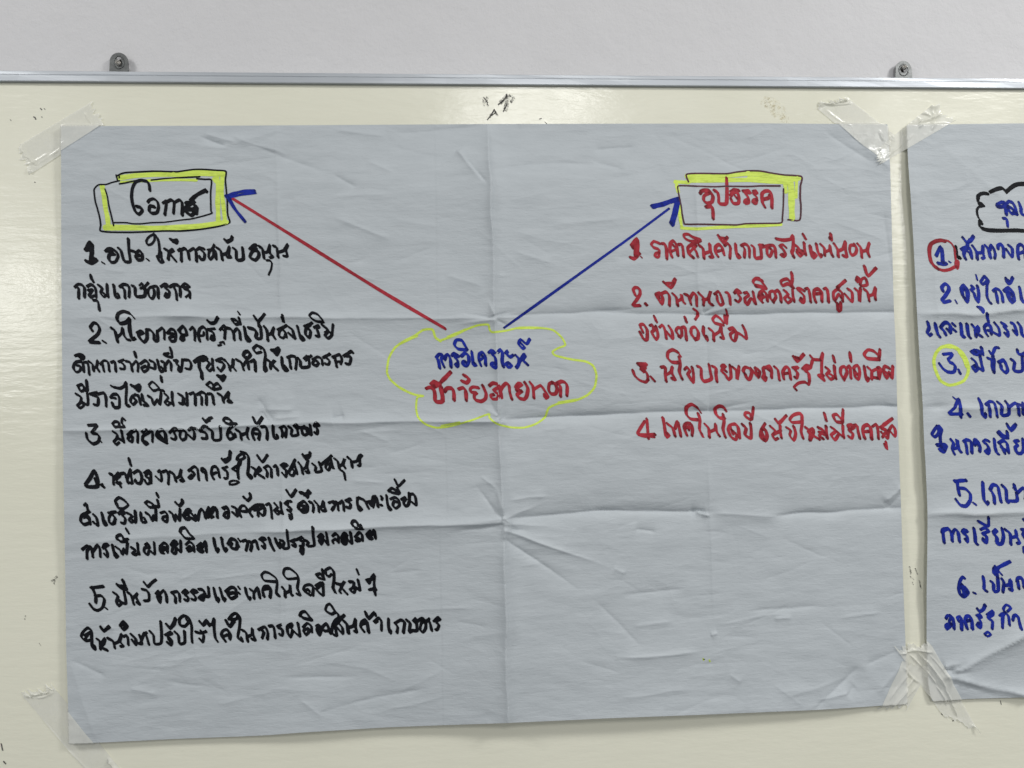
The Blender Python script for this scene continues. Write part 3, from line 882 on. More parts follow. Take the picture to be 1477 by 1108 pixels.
5 755 590 790 560 820 580 820 640
4.8 770 630 815 600 760 600 760 640 790 648
5.4 855 580 880 545 905 560 870 600 860 640 890 650 900 600
5 900 600 935 635 935 540
5 930 465 940 435 975 430 1010 480 1050 520 980 520 950 490 930 470
5 980 575 1010 550 1045 575 1050 630
4.8 985 610 1020 590 1030 620 1000 630
5.4 1080 590 1115 560 1085 620 1125 635 1110 590
5 1120 600 1150 545 1158 635
5.4 1222 520 1232 580 1250 635 1262 610
5.4 1290 520 1300 580 1320 632 1332 610
5.4 1345 570 1375 525 1420 545 1420 610 1370 600 1380 560
4.4 1435 525 1450 545
4.4 1432 575 1440 590
@300 690 6.004
5 300 545 330 535 345 560 330 625
5 335 550 370 550 380 580 370 625
4.8 390 550 415 540 425 570 435 610
4.8 445 530 470 515 500 525 460 535 490 565 490 605 470 590
5.4 530 520 545 570 570 620
5.4 585 525 600 570 620 600 625 560
4.8 625 535 660 550 650 605 700 600 692 530 685 450
4.8 715 545 765 530 725 545 755 565 755 590 730 580
4.8 770 530 820 510 790 530 825 550 820 590 800 590
5 805 600 800 640 820 655 825 600
5 835 535 870 550 860 585 920 580 912 500 908 425
5 955 510 980 485 1000 500 965 540 980 570 1005 530 1040 575 1025 470
5 1080 500 1105 480 1130 500 1130 555
4.8 1085 560 1080 540 1110 525 1120 545
5.4 1155 520 1180 475 1205 490 1170 520 1165 560 1195 565 1200 510
5 1200 520 1245 560 1235 470
5 1275 510 1310 470 1335 490 1338 540
4.8 1280 540 1310 520 1320 535 1290 545
5 1245 395 1255 370 1285 375 1310 415 1345 435 1275 430 1250 400
4.5 1300 410 1325 405
6 1375 490 1410 460 1385 510 1420 520 1395 480
5 1415 490 1440 450 1450 520
# line_j black
@105 810 6.004
5.2 158 228 265 215
5.2 170 225 200 300 200 355
5.2 195 300 245 295 275 330 260 395 220 422 180 410 150 370
3.2 285 402 300 412
4.8 352 268 392 298 380 345 395 382 420 365 408 335
4.8 405 345 460 362 445 260
6 385 200 420 230 465 240 450 200 435 165
4.8 390 205 445 215
5 478 270 505 290 530 370
5 520 320 560 275 550 310 580 370 555 355
5.4 618 180 650 215 690 180 720 158
4.8 600 240 640 250 660 280 660 335 620 340
5.4 722 280 745 255 735 310 755 355 760 300
5 760 275 790 250 812 300 815 350
5 855 270 905 260 925 290 928 345
5 865 275 890 310 890 355
4.8 950 270 975 245 1000 265 965 280 1000 310 995 340 970 330
4.8 1025 265 1045 245 1080 260 1040 275 1065 310 1060 335 1030 325
5.4 1090 240 1125 245 1145 280 1110 300 1095 320 1130 335 1135 300
5 1150 300 1180 300 1175 225
5.4 1222 230 1235 290 1255 345 1262 320
5.4 1275 230 1290 280 1310 340 1320 320
5.4 1325 260 1370 225 1410 235 1415 300 1370 320 1345 280 1395 270
5 1420 300 1390 320
4.4 1435 220 1445 235
4.4 1440 270 1445 278
@300 810 6.004
5.4 325 230 335 280 360 330 368 310
5 365 240 395 265 400 320
5 400 270 430 225 440 260 450 315
5.4 485 300 475 250 490 215 530 215 545 250 538 310
5 485 240 530 235
4.6 590 175 490 165 465 120 490 92 530 100 590 145 600 190 592 280 622 300 600 270
5 645 225 665 250 670 305
4.8 670 275 710 250 710 200 722 290 735 290
4.6 770 145 690 150 655 110 665 65 710 62 770 110 785 160 775 230 800 290 770 280
5 885 290 830 250 840 210 880 200 912 220 908 290
4.8 835 255 870 240 880 260
5 935 210 980 185 960 220 940 240 970 275 1000 290 995 185
4.8 940 115 975 105 990 130 1010 155 960 140 940 120
4.8 992 70 1000 130 1005 150
5 1070 110 1050 130 1025 115 1020 75 1060 55 1090 90 1092 160 1085 220 1105 275 1080 225
5 1110 190 1160 200 1185 170 1140 255 1150 270
5 1150 220 1205 280
5 1225 175 1265 180 1255 225 1230 245 1265 270 1275 240
5 1265 210 1315 245 1300 160
4.4 1290 70 1305 110
4.8 1370 160 1395 190 1410 155 1440 115 1440 200 1450 290
5 1380 160 1440 150
5 1395 245 1455 235 1440 265
# line_k black
@105 810 6.004
5 160 680 110 685 75 650 90 610 130 575 160 600 165 680 170 740 195 760 190 730
4 100 640 150 610 100 680
5 208 670 235 690 240 760
5 240 720 280 665 270 710 245 740 300 768
6 245 570 270 600 315 565
5 305 665 350 690 365 748
5 365 710 400 690 425 630 410 690 440 730 415 735
6 412 555 440 520 470 555 440 588 415 560
5 425 550 455 555
4.8 440 650 468 640 480 680 482 720
5 505 630 545 670 545 720 515 680
5 545 700 600 712 580 640
5 590 700 620 620 640 650 660 718
4.8 625 630 640 615
5 670 605 700 640 710 712 765 705 770 620 762 520
5 800 635 850 610 860 625 820 640 855 680 850 720 820 700
5 820 640 835 680
6 812 545 845 575 875 540 890 495
5 885 610 915 640 925 710 970 700 968 605
5 985 500 1000 530 970 560 930 550 925 500 960 470 1005 490 1030 560 1030 640 1035 700
5 1065 610 1110 620 1155 605
5 1110 600 1135 640 1125 695 1100 670
6 1100 520 1130 550 1160 510 1180 550
5 1180 540 1210 545 1225 495 1225 580 1235 660 1255 692
5 1325 690 1290 640 1300 600 1340 590 1365 630 1360 670
5 1300 650 1340 635
5 1325 510 1355 560 1400 510
4.6 1350 500 1380 460 1420 450 1450 490 1440 600 1430 660 1470 690
@300 810 6.004
5 150 690 115 640 130 600 165 590 190 630 190 670
5 160 510 190 565 230 520
4.6 200 510 190 490 230 450 270 470 275 560 260 650 300 690 290 660
4.6 210 500 250 495 255 480
5 298 595 330 615 345 690
5 345 650 380 630 385 580 390 630 410 680 380 670
5 440 590 475 570 500 570 520 620 515 670
5 460 590 485 610 470 662
5 530 560 565 560 580 620 582 660
4.8 605 560 640 545 600 565 645 590 645 640 620 630
5 700 550 730 540 720 570 690 560 690 610 715 655 735 600
5 730 590 795 645 780 535
5 825 570 860 535 895 560 900 610
5 830 595 870 580 880 600 850 635 830 605
4.8 795 470 810 440 845 435 880 480 900 505 830 490 805 470
5.4 940 560 965 550 945 590 965 635 990 570 1030 540 1060 620
5 980 580 1010 600 1050 600
4.8 1180 470 1110 500 1080 560 1075 620 1115 640 1100 560
6 1180 465 1090 560
4.8 1130 530 1165 575 1165 625 1110 560
4.8 1100 440 1070 455 1020 425 1030 380 1060 370 1100 430 1130 460 1130 490
5 1180 515 1205 545 1212 620
@480 830 8.688
5 140 575 180 620 205 725
5 205 650 260 630 285 545 285 640 300 710 270 700
5.4 390 700 350 640 370 580 410 560 430 590 450 710
5.4 360 610 400 600
5.6 410 460 450 540 520 465 535 500
5 520 580 580 535 610 580 610 690
5 535 595 560 570
5 700 545 700 640 720 725 730 690
5 780 600 850 560 900 590 885 715
5 790 610 815 650 805 715
5 925 560 970 600 960 710 1000 690 1055 690 1050 590
5 1010 570 1040 540 1055 580 1030 590
5 1050 580 1120 540 1160 570 1165 660 1130 710 1095 680 1110 600 1140 580
5 1150 590 1200 560 1225 620 1240 690
4.8 1180 580 1210 540
5 1265 575 1320 530 1345 550 1290 580 1330 620 1310 680 1290 680
# arrow_red red
@0 0 1
6 333 285 420 339 500 389 560 426 642 474
# arrowhead_left blue
@0 60 3.6925
3.8 1210 824 1250 808 1300 797 1358 794
3.2 1215 832 1290 815 1362 806
7 1215 828 1250 890 1302 955
5.6 1206 826 1225 836
2 1198 822 1214 832
# arrow_blue blue
@0 0 1
3.5 727 473 790 428 850 385 910 342 965 301
@930 235 6.004
6.2 65 378 150 360 220 335 292 315
5.2 70 385 150 362
7.2 288 320 265 420 236 532
5 285 330 225 520
# highlight_right yellow
@930 235 6.004
8 370 115 500 112 600 125 750 105 900 92 1050 105 1200 125 1330 130
7 385 150 550 150 700 150 900 148 1100 158 1240 165
5.5 265 165 380 170
5 275 190 290 250
5 900 128 1100 140 1310 150
9.5 1255 130 1268 220 1270 300 1272 400 1275 480
6 1215 180 1222 250
4 1315 130 1310 300
4.5 300 360 302 450 318 545 330 565
4.5 318 565 450 572 600 562 800 552 1000 545 1180 535
# title_right brown
@930 235 6.004
2.6 378 165 362 100 500 92 700 95 800 80 900 70 1000 72 1100 90 1200 105 1355 120 1348 200 1345 300 1352 380 1340 495 1240 493
2.4 1170 200 1000 200 900 205 700 203 600 207 450 202 300 198 285 220 300 300 315 380 325 450 340 522 360 532 500 532 700 537 800 538 880 528 1050 525 1180 520 1192 470 1200 350 1202 225
# title_right_word red
@930 235 6.004
5.4 480 265 500 240 555 240 590 290 580 340 540 350 510 325 515 285 560 260
5 485 245 560 240
5 530 382 580 380 590 420 592 485
5 602 240 630 255 640 300 645 352 705 352 712 250 708 130
5 745 250 770 235 815 240
5 745 285 760 260 800 255 815 300 810 350 765 350 745 310
4 775 280 800 310
4.6 850 245 900 240 915 260 870 260 895 300 900 345 865 350 870 325 895 315
4.6 940 248 965 245 970 262 940 265 970 300 965 352 935 345 945 320 970 320
5.4 1040 385 1018 340 1015 270 1045 245 1085 250 1100 300 1100 390
5 1030 315 1070 305 1080 280
# r_one red
@900 335 6.715
5.6 75 130 125 65 135 110 125 235
5.6 85 150 110 110 110 230
5.4 60 245 100 255 150 205 
2.6 162 235 175 248
4.4 345 110 290 90 265 120 290 150 340 170 335 240 300 235 310 205 340 200
4.8 365 112 395 115 412 170 415 260
5 465 240 445 180 450 110 480 85 510 130 522 225
4.4 462 185 505 165 480 130
4.6 530 120 560 120 572 170 578 240
4.6 720 90 640 85 590 60 580 25 620 20 670 50 740 72
5.4 740 85 670 110 620 150 630 210 670 245
4.6 660 140 700 190 715 240
4.6 630 200 700 130
4.8 730 130 765 160 775 255
4.8 780 205 830 185 830 115 840 190 860 240 830 240
5.4 915 35 960 100 1000 50
4 930 55 985 60
5 910 235 885 190 890 140 920 120 950 150 970 220
4.4 905 185 950 175
4.8 975 130 1005 110 1030 150 1025 255
4.8 1080 115 1085 180 1100 245 1125 240 1110 215
4.6 1135 130 1170 115 1200 130 1215 170 1215 245
4.6 1150 135 1170 170 1165 245
4.6 1235 130 1260 150 1270 250 1330 245 
@1090 335 7.385
4.6 10 275 60 275 50 160 35 140 80 140
4.6 60 160 130 145 150 140 120 180 125 240 150 260 175 200 150 170
4.6 150 140 195 145 210 200 215 270
4.6 325 165 290 135 255 150 290 180 315 230 300 260 265 245 290 235
5 215 70 290 85 370 75 395 35 400 110 398 180 385 215 405 265
4.6 420 138 460 172 438 215 470 255 492 240
4.6 515 115 520 180 532 242
4 465 215 528 235
4 440 190 500 200
4.8 505 25 530 70
5.4 580 150 590 220 610 270 640 240 615 220
5.4 645 125 660 200 690 265 700 240
4.8 690 130 730 170 735 250
4.8 735 210 785 190 790 140 800 210 820 255
5.4 798 20 805 85 790 60
4.8 835 125 870 180 880 260
4.8 880 200 930 175 955 100 955 180 970 260 930 250
5 1050 140 1010 140 1000 190 1020 245 1060 230 1075 180 1050 130
4.8 1085 125 1120 170 1130 270
4.8 1130 205 1180 190 1210 115 1190 200 1210 260
# r_two red
@900 335 6.715
4.6 110 610 90 560 110 535 150 550 155 600 120 660 85 710 155 710
6.4 212 698 216 700
5.6 385 485 455 535 495 455
4.6 400 500 480 490
5 340 640 330 600 310 610 340 660 365 695 375 640 350 590 310 600
4.8 360 595 410 580 440 620 440 710
4.8 470 595 505 630 520 710
4.8 520 670 560 640 555 600 570 670 590 690
4.8 585 600 625 620 650 700
4.8 640 640 670 590 700 620 705 715
4.8 725 590 770 640 770 710
4.8 765 660 815 640 840 570 820 640 830 690 860 705
4.8 875 600 915 575 940 620 960 690 930 705 905 660 900 610
4.8 985 585 1010 590 1025 640 1030 700
4.8 1070 590 1095 560 1135 585 1100 590 1130 640 1110 675 1080 660
4.8 1165 590 1195 585 1205 615 1172 640 1178 690 1198 698 1232 640 1270 692
4.8 1250 578 1262 640 1276 695
4.6 1340 525 1270 510 1250 480 1275 450 1340 470
4.8 1310 620 1325 660 1340 600
@1090 335 7.385
4.6 0 490 40 495 80 550 110 600 40 580 0 575
5 70 745 30 700 50 640 80 625 115 660 125 735
4.4 50 700 90 690 70 660
5 190 750 155 700 150 640 190 630 215 690 185 740
4.8 200 640 240 620 265 680 270 745
4.8 302 620 345 660 308 705 340 752 372 735
4.8 392 612 396 670 408 738
4.4 345 690 405 730
5 400 590 340 500 270 520 285 570 340 550 380 580
4.8 380 560 390 500 382 430
4.8 515 625 470 600 440 605 480 640 515 680 510 745 475 735 485 705
4.8 530 605 560 600 575 660 585 745
5.4 640 745 620 680 625 620 665 605 700 640 705 740
5 640 660 690 650
4.8 725 605 755 600 770 660 775 745
5.4 955 515 870 590
5 880 600 830 640 830 710 850 740
4.8 880 610 920 650 925 735
4.4 850 720 885 660 910 700
4.6 870 760 875 840 905 830 905 750
4.8 980 605 1025 640 1025 740 950 660
4.8 1060 605 1095 640 1105 740 1115 600
4.6 1075 500 1080 480 1110 500 1080 530 1070 510
4.6 1110 560 1130 500 1170 490 1185 560 1120 575
5.4 1158 365 1195 465 1280 385
4.8 1155 610 1190 640 1210 735
4.8 1200 680 1250 660 1275 590 1270 660 1275 720
# r_two_b red
@900 335 6.715
5 185 970 155 900 190 895 225 950 222 1040 190 1035 155 970
4.8 292 812 315 868
5 250 905 275 900 290 950 270 970 310 1040 330 1000 310 910
4.8 345 920 375 900 400 960 410 1030
4.8 435 910 465 960 470 1030 415 965
4.8 545 1020 505 960 520 925 555 935 560 1000 530 1010
4.8 560 925 590 920 600 980 605 1045
5 590 825 605 870
5 690 1040 650 980 655 930 690 920 720 970 715 1030 690 1035
5 770 915 770 980 805 1045 800 1010
4.8 825 935 865 970 870 1050
4.8 870 1000 925 960 940 910 945 970 965 1030 935 1020
4.6 965 900 880 880 860 840 890 810 935 840 965 880
5 975 810 990 885 1000 800
3.4 988 748 1000 795
5 1020 940 1060 930 1090 980 1075 1050 1045 1040 1030 990 1065 960
4.8 1085 970 1130 990 1185 1030 1175 960 1150 905
4.6 675 745 710 770 712 810 690 845
# r_three red
@900 500 7.385
5 148 185 240 185 210 220 175 245 220 255 250 300 255 350
5 95 255 115 310 170 360 230 378 258 350
4.4 170 210 230 220 200 270 225 265
4.8 285 322 325 365
5.2 395 220 440 220 440 300 450 370
4.8 450 300 500 270 515 215 510 280 545 350 510 340
3.4 605 105 575 60
5.4 575 60 520 35 470 60 465 120 510 165 580 170
4.8 585 110 600 180 590 270 620 345
5 645 245 670 220 700 260 680 300 735 380 740 290 725 220
5 690 300 720 360
5.4 780 210 820 230 825 320 850 370 930 345 920 270 905 190
4.8 940 210 980 230 980 300 990 375
4.8 1090 265 1040 220 1050 200 1080 205 1040 260 1080 300 1110 350 1140 320 1130 200
4.8 1160 220 1200 260 1205 350 1225 210
5 1300 310 1270 260 1290 220 1340 235 1360 280 1340 345 1310 340 1290 290
4.8 1350 230 1430 330 1395 230
4.8 1400 225 1445 260 1435 320
@1095 500 7.033
5 100 240 60 210 40 220 50 280 35 320 60 345 70 310
4.8 60 215 110 200 125 250 125 315
4.8 155 205 190 240 205 340
5 250 330 240 260 265 210 300 220 320 330
4.4 245 275 290 270
4.8 340 215 395 210 360 230 390 270 380 320 360 310
5.6 350 105 385 150 450 80
4.6 365 105 400 120
5 440 225 480 190 520 210 460 240 500 270 510 340
4.6 520 95 555 130 620 135 
4.8 545 125 520 215
4.8 620 140 645 65 635 160 635 280 660 345 600 295 650 290
4.6 510 345 500 385 465 360 400 370 355 410 375 438
4.8 675 212 712 245 684 285 722 330 748 322
4.8 762 198 766 260 778 325
4.2 712 272 772 318
5 750 95 765 155
5 860 340 825 270 830 215 870 205 890 260 860 330
4.8 890 215 920 200 930 320
5 920 60 930 150
5 1010 300 960 230 970 200 1005 195 1020 260 1005 330 975 310 965 240
5.2 1065 200 1075 270 1095 350 1110 320
4.8 1100 210 1140 250 1140 330
4.8 1145 250 1200 230 1215 330 1230 220 1200 215
4.8 1140 310 1200 320
4.8 1320 220 1275 200 1260 250 1290 320 1320 260 1345 320 1355 200
4.6 1250 240 1320 280
5 1215 130 1100 120 1065 80 1100 35 1160 45 1220 100
5 1215 120 1225 30
# r_four red
@900 500 7.385
4.8 220 795 145 925 200 940 330 935
4.8 243 770 260 980
4.8 160 940 200 950 320 960
5.2 415 760 430 840 450 960 480 940 455 920
4.8 460 820 520 870 545 955
4.8 545 870 570 800 590 870 605 955
4.8 670 945 640 860 660 820 710 820 730 870 725 950
4.4 650 870 700 850 690 890
3.4 820 705 780 650
5.2 780 650 720 615 665 650 665 720 710 770 790 780
4.8 790 715 810 780 805 880 845 970 825 920
4.8 860 825 900 870 910 965
4.8 905 910 970 880 975 825 985 900 1015 950
5.2 1085 685 1060 645 1010 635 970 665 980 720 1020 760 1070 760
4.8 1055 720 1065 800 1055 880 1080 965
5 1230 970 1215 860 1180 825 1125 840 1110 890 1140 960 1190 990 1200 940 1150 890
5 1130 850 1160 930
5 1260 830 1300 870 1290 940 1350 975 1355 890 1345 820
4.8 1345 780 1290 740 1295 705 1340 710 1360 770
4.4 1365 760 1378 645
@1095 500 7.033
5.4 60 780 20 850 15 920 60 950 80 900 60 840 25 840
5 25 860 50 940 
4.8 112 808 165 858 135 895 160 942 190 930
4.8 212 800 214 860 226 928
5.6 165 740 200 775 275 700
4.8 150 890 220 850
4.8 275 820 320 850 310 900 350 950 370 880 350 810
4.8 420 765 335 770 310 740 340 700 390 680 430 690 435 780 425 860 445 930
4.8 470 820 520 860 510 950
5 520 950 550 870 545 830 500 870 610 940
4.8 598 822 650 850 610 905 650 935
4.8 678 808 682 870 690 928
4 640 885 686 905
5 610 870 670 880
5 660 675 680 750
4.8 728 818 778 855 732 898 768 945 800 900
4.8 848 798 850 860 858 925
4.4 790 865 855 920
4.8 840 770 780 760 750 700 790 690 850 760
4.8 845 745 850 640
4.8 910 830 900 800 940 795 960 820 910 850 950 880 940 930 905 910
4.8 960 800 990 800 1005 870 1020 930
5.4 1070 930 1050 860 1060 810 1100 795 1130 830 1140 935
5 1065 865 1110 860
4.8 1150 810 1190 790 1205 860 1210 935
5.4 1350 730 1230 820
5 1240 830 1290 850 1250 920
4.4 1240 870 1300 930 1310 850
4.8 1310 860 1350 800 1380 850 1375 910 1320 850
4.8 1285 965 1295 1040 1270 990
# cloud yellow
@550 450 4.616
3.6 395 195 360 170 340 118 280 120 220 160 150 195 90 240 50 310 38 400 60 450 130 510 220 550 280 560 240 570 232 640 245 700 290 745 360 770 440 765 540 740 620 715 715 680 720 705 770 745 860 768 950 770 1030 745 1090 700 1115 640 1180 610 1290 590 1370 555 1420 500 1432 420 1410 360 1360 330 1260 315 1160 290 1140 265 1180 240 1225 220 1200 170 1140 120 1040 105 920 105 830 125 740 135 720 115 710 85 640 90 560 120 480 160 395 190
3 440 165 560 115
3 130 212 240 160
3 110 495 200 545
3 900 110 1080 108
3 1180 602 1300 582
3 400 758 520 735
# cloud_word_blue blue
@600 490 8.206
4.6 280 335 270 270 250 215 240 215 270 175 310 180 300 240 335 325
4.6 310 180 340 240 355 190 385 180 410 240 415 325
4.4 425 190 450 160 510 195 455 205 490 240 500 290 490 320 465 300 490 280
4.8 540 195 580 160 620 190 625 260 600 310 555 295 560 260 590 265
4.6 600 120 500 110 455 60 480 5 545 10 580 70 605 110
4.6 660 140 670 220 680 300 715 300 690 275
4.6 770 310 745 240 750 170 790 150 820 200 825 300
4 750 250 790 215 785 190
4.8 860 155 890 130 930 145 900 170 940 220 945 330 895 310 900 280 940 280
5 970 150 1000 120 1025 160 1020 250 1035 320
4.6 1060 160 1085 135 1075 175 1115 205 1150 185
4.6 1095 275 1070 285 1080 320 1115 325 1130 300 1100 275
5 1180 185 1220 230 1215 290 1190 330
5 1200 320 1230 260 1280 180 1290 190 1265 240 1320 295
4.2 1345 -5 1310 50 1240 0 1215 50 1260 105 1285 90 1240 40
# cloud_word_red red
@600 490 8.206
5.6 120 580 160 565 210 590 225 650 230 730 315 725 300 560
6.4 185 530 220 500 270 525 215 555
6 290 510 410 385
5.6 280 520 320 720
5.6 340 610 370 575 430 580 450 640 450 715
5.6 505 585 560 570 590 610 595 720
5.4 540 490 600 510 630 470 600 440 565 420
5.2 740 570 680 560 645 580 650 620 720 630 690 660 700 710 770 730 820 700 830 640 790 545
5.2 870 545 910 515 970 530 985 560 920 600 975 650 960 700 900 700 885 660 920 650
5.2 985 560 1010 630 1015 690 1000 600 1060 520 1100 540 1110 620 1135 705
5.2 1240 610 1180 570 1210 520 1250 530 1200 570 1190 600
5.2 1250 610 1200 650 1220 690 1280 705 1310 670 1325 580 1290 510
@700 490 8.206
5.2 530 505 565 560 575 690
5.2 575 590 620 560 660 545 700 600 740 670 710 690 700 650
5.2 800 510 760 520 750 590 775 640 830 640 850 590 830 530 790 505
5.2 845 520 900 495 950 510 970 560 965 665
5 860 520 890 560 890 670
# yellow_specks yellow
@0 0 1
2 1014 950 1015 952
2 1023 952 1024 954
# s_title_cloud black
@1330 250 10.048
5.2 955 300 900 290 850 300 815 325 808 370
4.4 805 370 815 420 870 445 885 470
5.6 830 450 890 470
3.4 870 480 820 490 795 530 800 600 820 650 860 700
6 840 700 860 725
3.6 825 700 835 770 880 810
5.4 870 800 930 820 1000 828 1150 832 1260 830 1370 828 1477 835 1560 835 1700 840
5.8 985 272 1080 230 1150 215
5 1160 215 1200 250 1220 275
5.8 1225 265 1280 215 1340 175 1400 158 1477 155 1560 165 1620 200 1650 250
# s_title_word blue
@1330 250 10.048
5 1090 480 1090 450 1150 420 1200 430 1180 480 1110 490
5 1180 440 1210 510 1220 600
5 1210 470 1250 410 1310 430 1350 500 1370 590
4.4 1250 480 1300 510 1330 540 1310 590 1270 560 1240 500
5 1320 580 1370 590
4.6 1400 420 1430 500 1440 590 1520 600 1530 420
4 1175 655 1225 665 1240 775
# s_circle_red red
@1330 340 10.048
5.6 330 80 270 68 200 80 130 120 105 190 108 290 130 380 175 440 230 480
4.6 225 480 310 505 400 490 480 450 510 470 525 370 490 380 490 450
3 320 65 380 80 430 120 465 180 480 240
3.6 470 180 480 300 500 450
# s_one blue
@1330 340 10.048
5.4 205 290 240 210 270 165 290 240 300 390
5 230 400 290 410 350 405
2.6 390 375 412 390
5 590 30 640 90 700 80 740 10
4.8 690 60 660 110 655 160 
5 570 200 610 180 680 170 620 210 605 280 630 340
4.4 640 210 690 260 720 330
4.4 600 200 650 150 700 200 720 320
4.6 730 150 760 190 790 240 800 340
4.6 800 250 870 240 880 150 880 240 900 320 870 330
4.8 910 140 960 200 990 320
4.8 980 210 1000 140 1040 200 1060 270 1050 330
4.8 1100 190 1100 140 1150 130 1180 200 1180 310
4.6 1250 140 1300 180 1310 240 1300 310 1220 200
5.2 1400 340 1385 250 1390 150 1430 130 1480 180 1500 330
5 1400 260 1460 240
# s_one_e black
@1330 340 10.048
4 488 155 500 220 505 280
6.4 520 310 545 320
# s_two blue
@1330 340 10.048
5.4 300 800 285 750 330 700 380 730 385 790 330 880 290 930 310 965 405 945
2.8 480 935 505 980
2.8 780 570 800 645
5.6 590 870 570 780 600 725 650 780 660 870 650 960 610 900
5.6 570 770 640 790
5 720 735 750 760 710 790 750 830 770 900 810 960 820 840 800 730
4.4 900 590 850 670 880 705 940 650 910 590 960 650 940 720 940 880 980 970 1000 980
4.6 1030 800 1070 770 1130 800 1160 870 1170 960
4.6 1060 800 1080 870 1095 970
6 1190 800 1250 760 1310 820 1330 930 1290 960 1250 880 1240 820 1300 860
6 1260 900 1310 940
4.8 1215 620 1235 685 1275 690 1310 610
4 1220 640 1255 650
5 1410 745 1430 850 1450 950 1500 960
# s_two_b blue
@1330 440 10.048
4.4 800 30 880 50 880 105 840 60
4.6 945 125 945 180 962 245
5.4 80 250 100 330 75 400 110 440 135 420
5.4 190 270 205 350 230 430 255 460
5.2 270 320 320 260 370 260 410 310 405 400
5 270 330 320 380 340 430
4.6 360 350 400 390
4.6 440 270 475 300
4.8 450 350 485 380
5.4 560 275 570 370 580 450 610 460
5.4 650 280 660 370 680 460 700 475
5 725 290 770 350 780 460
5 770 380 810 310 820 370 790 430 
4.6 800 420 870 460
4.8 900 320 930 285 980 290 1000 350 1000 420
4.8 900 330 920 400 950 445
4.4 950 370 1000 380 1120 440 1110 340 1050 260
5 1150 260 1220 300 1190 320 1240 380 1240 450 1200 410
5 1290 260 1330 280 1360 360 1370 430 1320 370
5 1390 260 1430 320 1450 440 1510 440 1510 270
# s_circle_yellow yellow
@1330 440 10.048
5.2 420 610 350 600 270 620 200 700 170 800 180 900 220 1010 270 1100 380 1160 480 1150 600 1100 660 1000 670 900 640 800 580 700 500 630 400 590 330 600
3.2 530 680 600 790 640 900
# s_three blue
@1330 440 10.048
5 305 715 435 705 410 760 380 780 400 830 450 850 480 900 460 970 370 970 300 920 250 850
4.4 530 940 550 990
4.8 720 780 770 820 790 880 730 900 770 960 800 920 760 880
4.8 790 890 880 950 860 850 835 730
4.8 710 680 760 660 820 670 860 700 800 720 730 700 780 680
4.8 860 620 880 720
4.4 975 670 1010 720 1030 690 1060 620 1110 620
4.6 1030 730 1020 760
4.8 950 770 1010 800 1020 920 1040 980
4.8 1040 770 1040 970
5 1110 830 1180 800 1210 850 1240 940 1210 980 1150 930 1140 870
4.8 1290 790 1340 830 1330 950 1450 950 1450 740 
4.4 1380 650 1390 700 1430 720 1500 680
4.8 1450 740 1480 700
# s_four blue
@1330 550 9.231
4.8 475 245 430 350 360 430 530 435
4.8 490 240 510 350 515 480
2.6 410 210 445 240
6.2 615 440 630 460
5 755 235 790 320 800 440 840 480 845 430
4.8 850 310 900 270 960 290 990 400 1000 475
4.8 880 300 900 380 905 470
4.8 1000 275 1060 330 1060 450 1150 440 1150 330 1110 270
4.6 1150 350 1240 290 1280 350 1290 450
4.6 1260 300 1340 330 1370 350
4.8 1340 290 1345 440
# s_four_b blue
@1330 550 9.231
4.6 200 595 160 650 130 710 170 740 220 690 225 600 260 640 240 730 250 830 300 920
5 200 850 320 850 290 940 230 910 310 890 250 870
4.8 385 780 420 830 400 900 430 970
4.8 410 900 470 880 465 775 480 860 500 930 520 940
4.8 550 800 590 780 650 800 660 870 660 950
4.8 570 800 590 870 600 960
4.8 700 850 700 780 740 800 770 870 765 935
4.6 695 800 740 850
4.6 890 800 840 780 815 810 860 840 890 900 880 960 840 940 870 910
5 960 770 970 870 990 950 1020 970
4.8 1020 820 1080 790 1130 830 1150 950
4.8 1030 830 1060 870 1100 960
4.6 1050 880 1120 920
4.8 1010 690 1030 670 1080 720 1130 750 1060 740 1020 700
4.6 1130 670 1140 755
5.4 1130 570 1180 650 1245 575
5 1280 790 1230 800 1270 850 1240 880 1260 950 1320 960 1350 900 1340 770
# s_five blue
@1330 670 8.524
5 400 205 540 195
5.2 430 210 440 290 460 380
5.2 460 290 530 300 590 360 590 440 540 510 470 500 415 430
3.4 625 470 660 495
5 745 220 750 330 760 430 800 490 810 460
4.8 835 310 870 250 930 270 950 370 970 460
4.8 840 310 880 380 890 480
4.8 985 260 1030 310 1040 450 1060 470 1060 450 1165 445 1160 350
5 1130 250 1150 320 1130 290
4.8 1170 350 1240 290 1270 330 1270 430
# s_five_b blue
@1330 670 8.524
5 245 840 255 800 320 790 260 830 270 960
5 320 790 360 840 370 940
5 370 850 400 800 440 830 460 950
4.8 490 830 510 800 560 820 500 840 550 880 555 950 530 920
5 635 785 650 870 655 960 680 980
4.8 720 800 770 780 820 820 740 850 790 880 790 960 750 940 750 910
4.6 690 700 810 755 815 650
5 870 830 900 800 920 820 880 850 920 900 920 970 980 970 1000 880 980 785
4.8 1020 800 1080 850 1090 980
4.8 1090 900 1160 880 1150 810 1160 880 1200 960 1170 970
4.8 1220 800 1260 810 1240 870 1260 910
5 1250 680 1270 700
5 1250 1020 1255 1080
# s_six blue
@1330 800 7.388
5.2 450 250 430 240 400 290 390 370 410 430 450 445 490 400 460 350 410 350
6.4 420 320 440 380 450 420 430 440
6 440 360 480 400
3.2 545 405 570 415
4.8 650 235 660 310 660 370 690 390
4.8 730 285 760 310 765 390 810 380 805 240
5.6 770 150 765 200 790 210 810 140 935 75
5.6 780 130 800 220
4 810 170 850 215
4.8 850 260 870 300 860 400
4.8 870 330 930 320 940 270 950 340 960 380 930 370
4.8 1010 290 1020 250 1060 250 1080 300 1085 350
4.8 1020 280 1030 360
# s_six_b blue
@1330 800 7.388
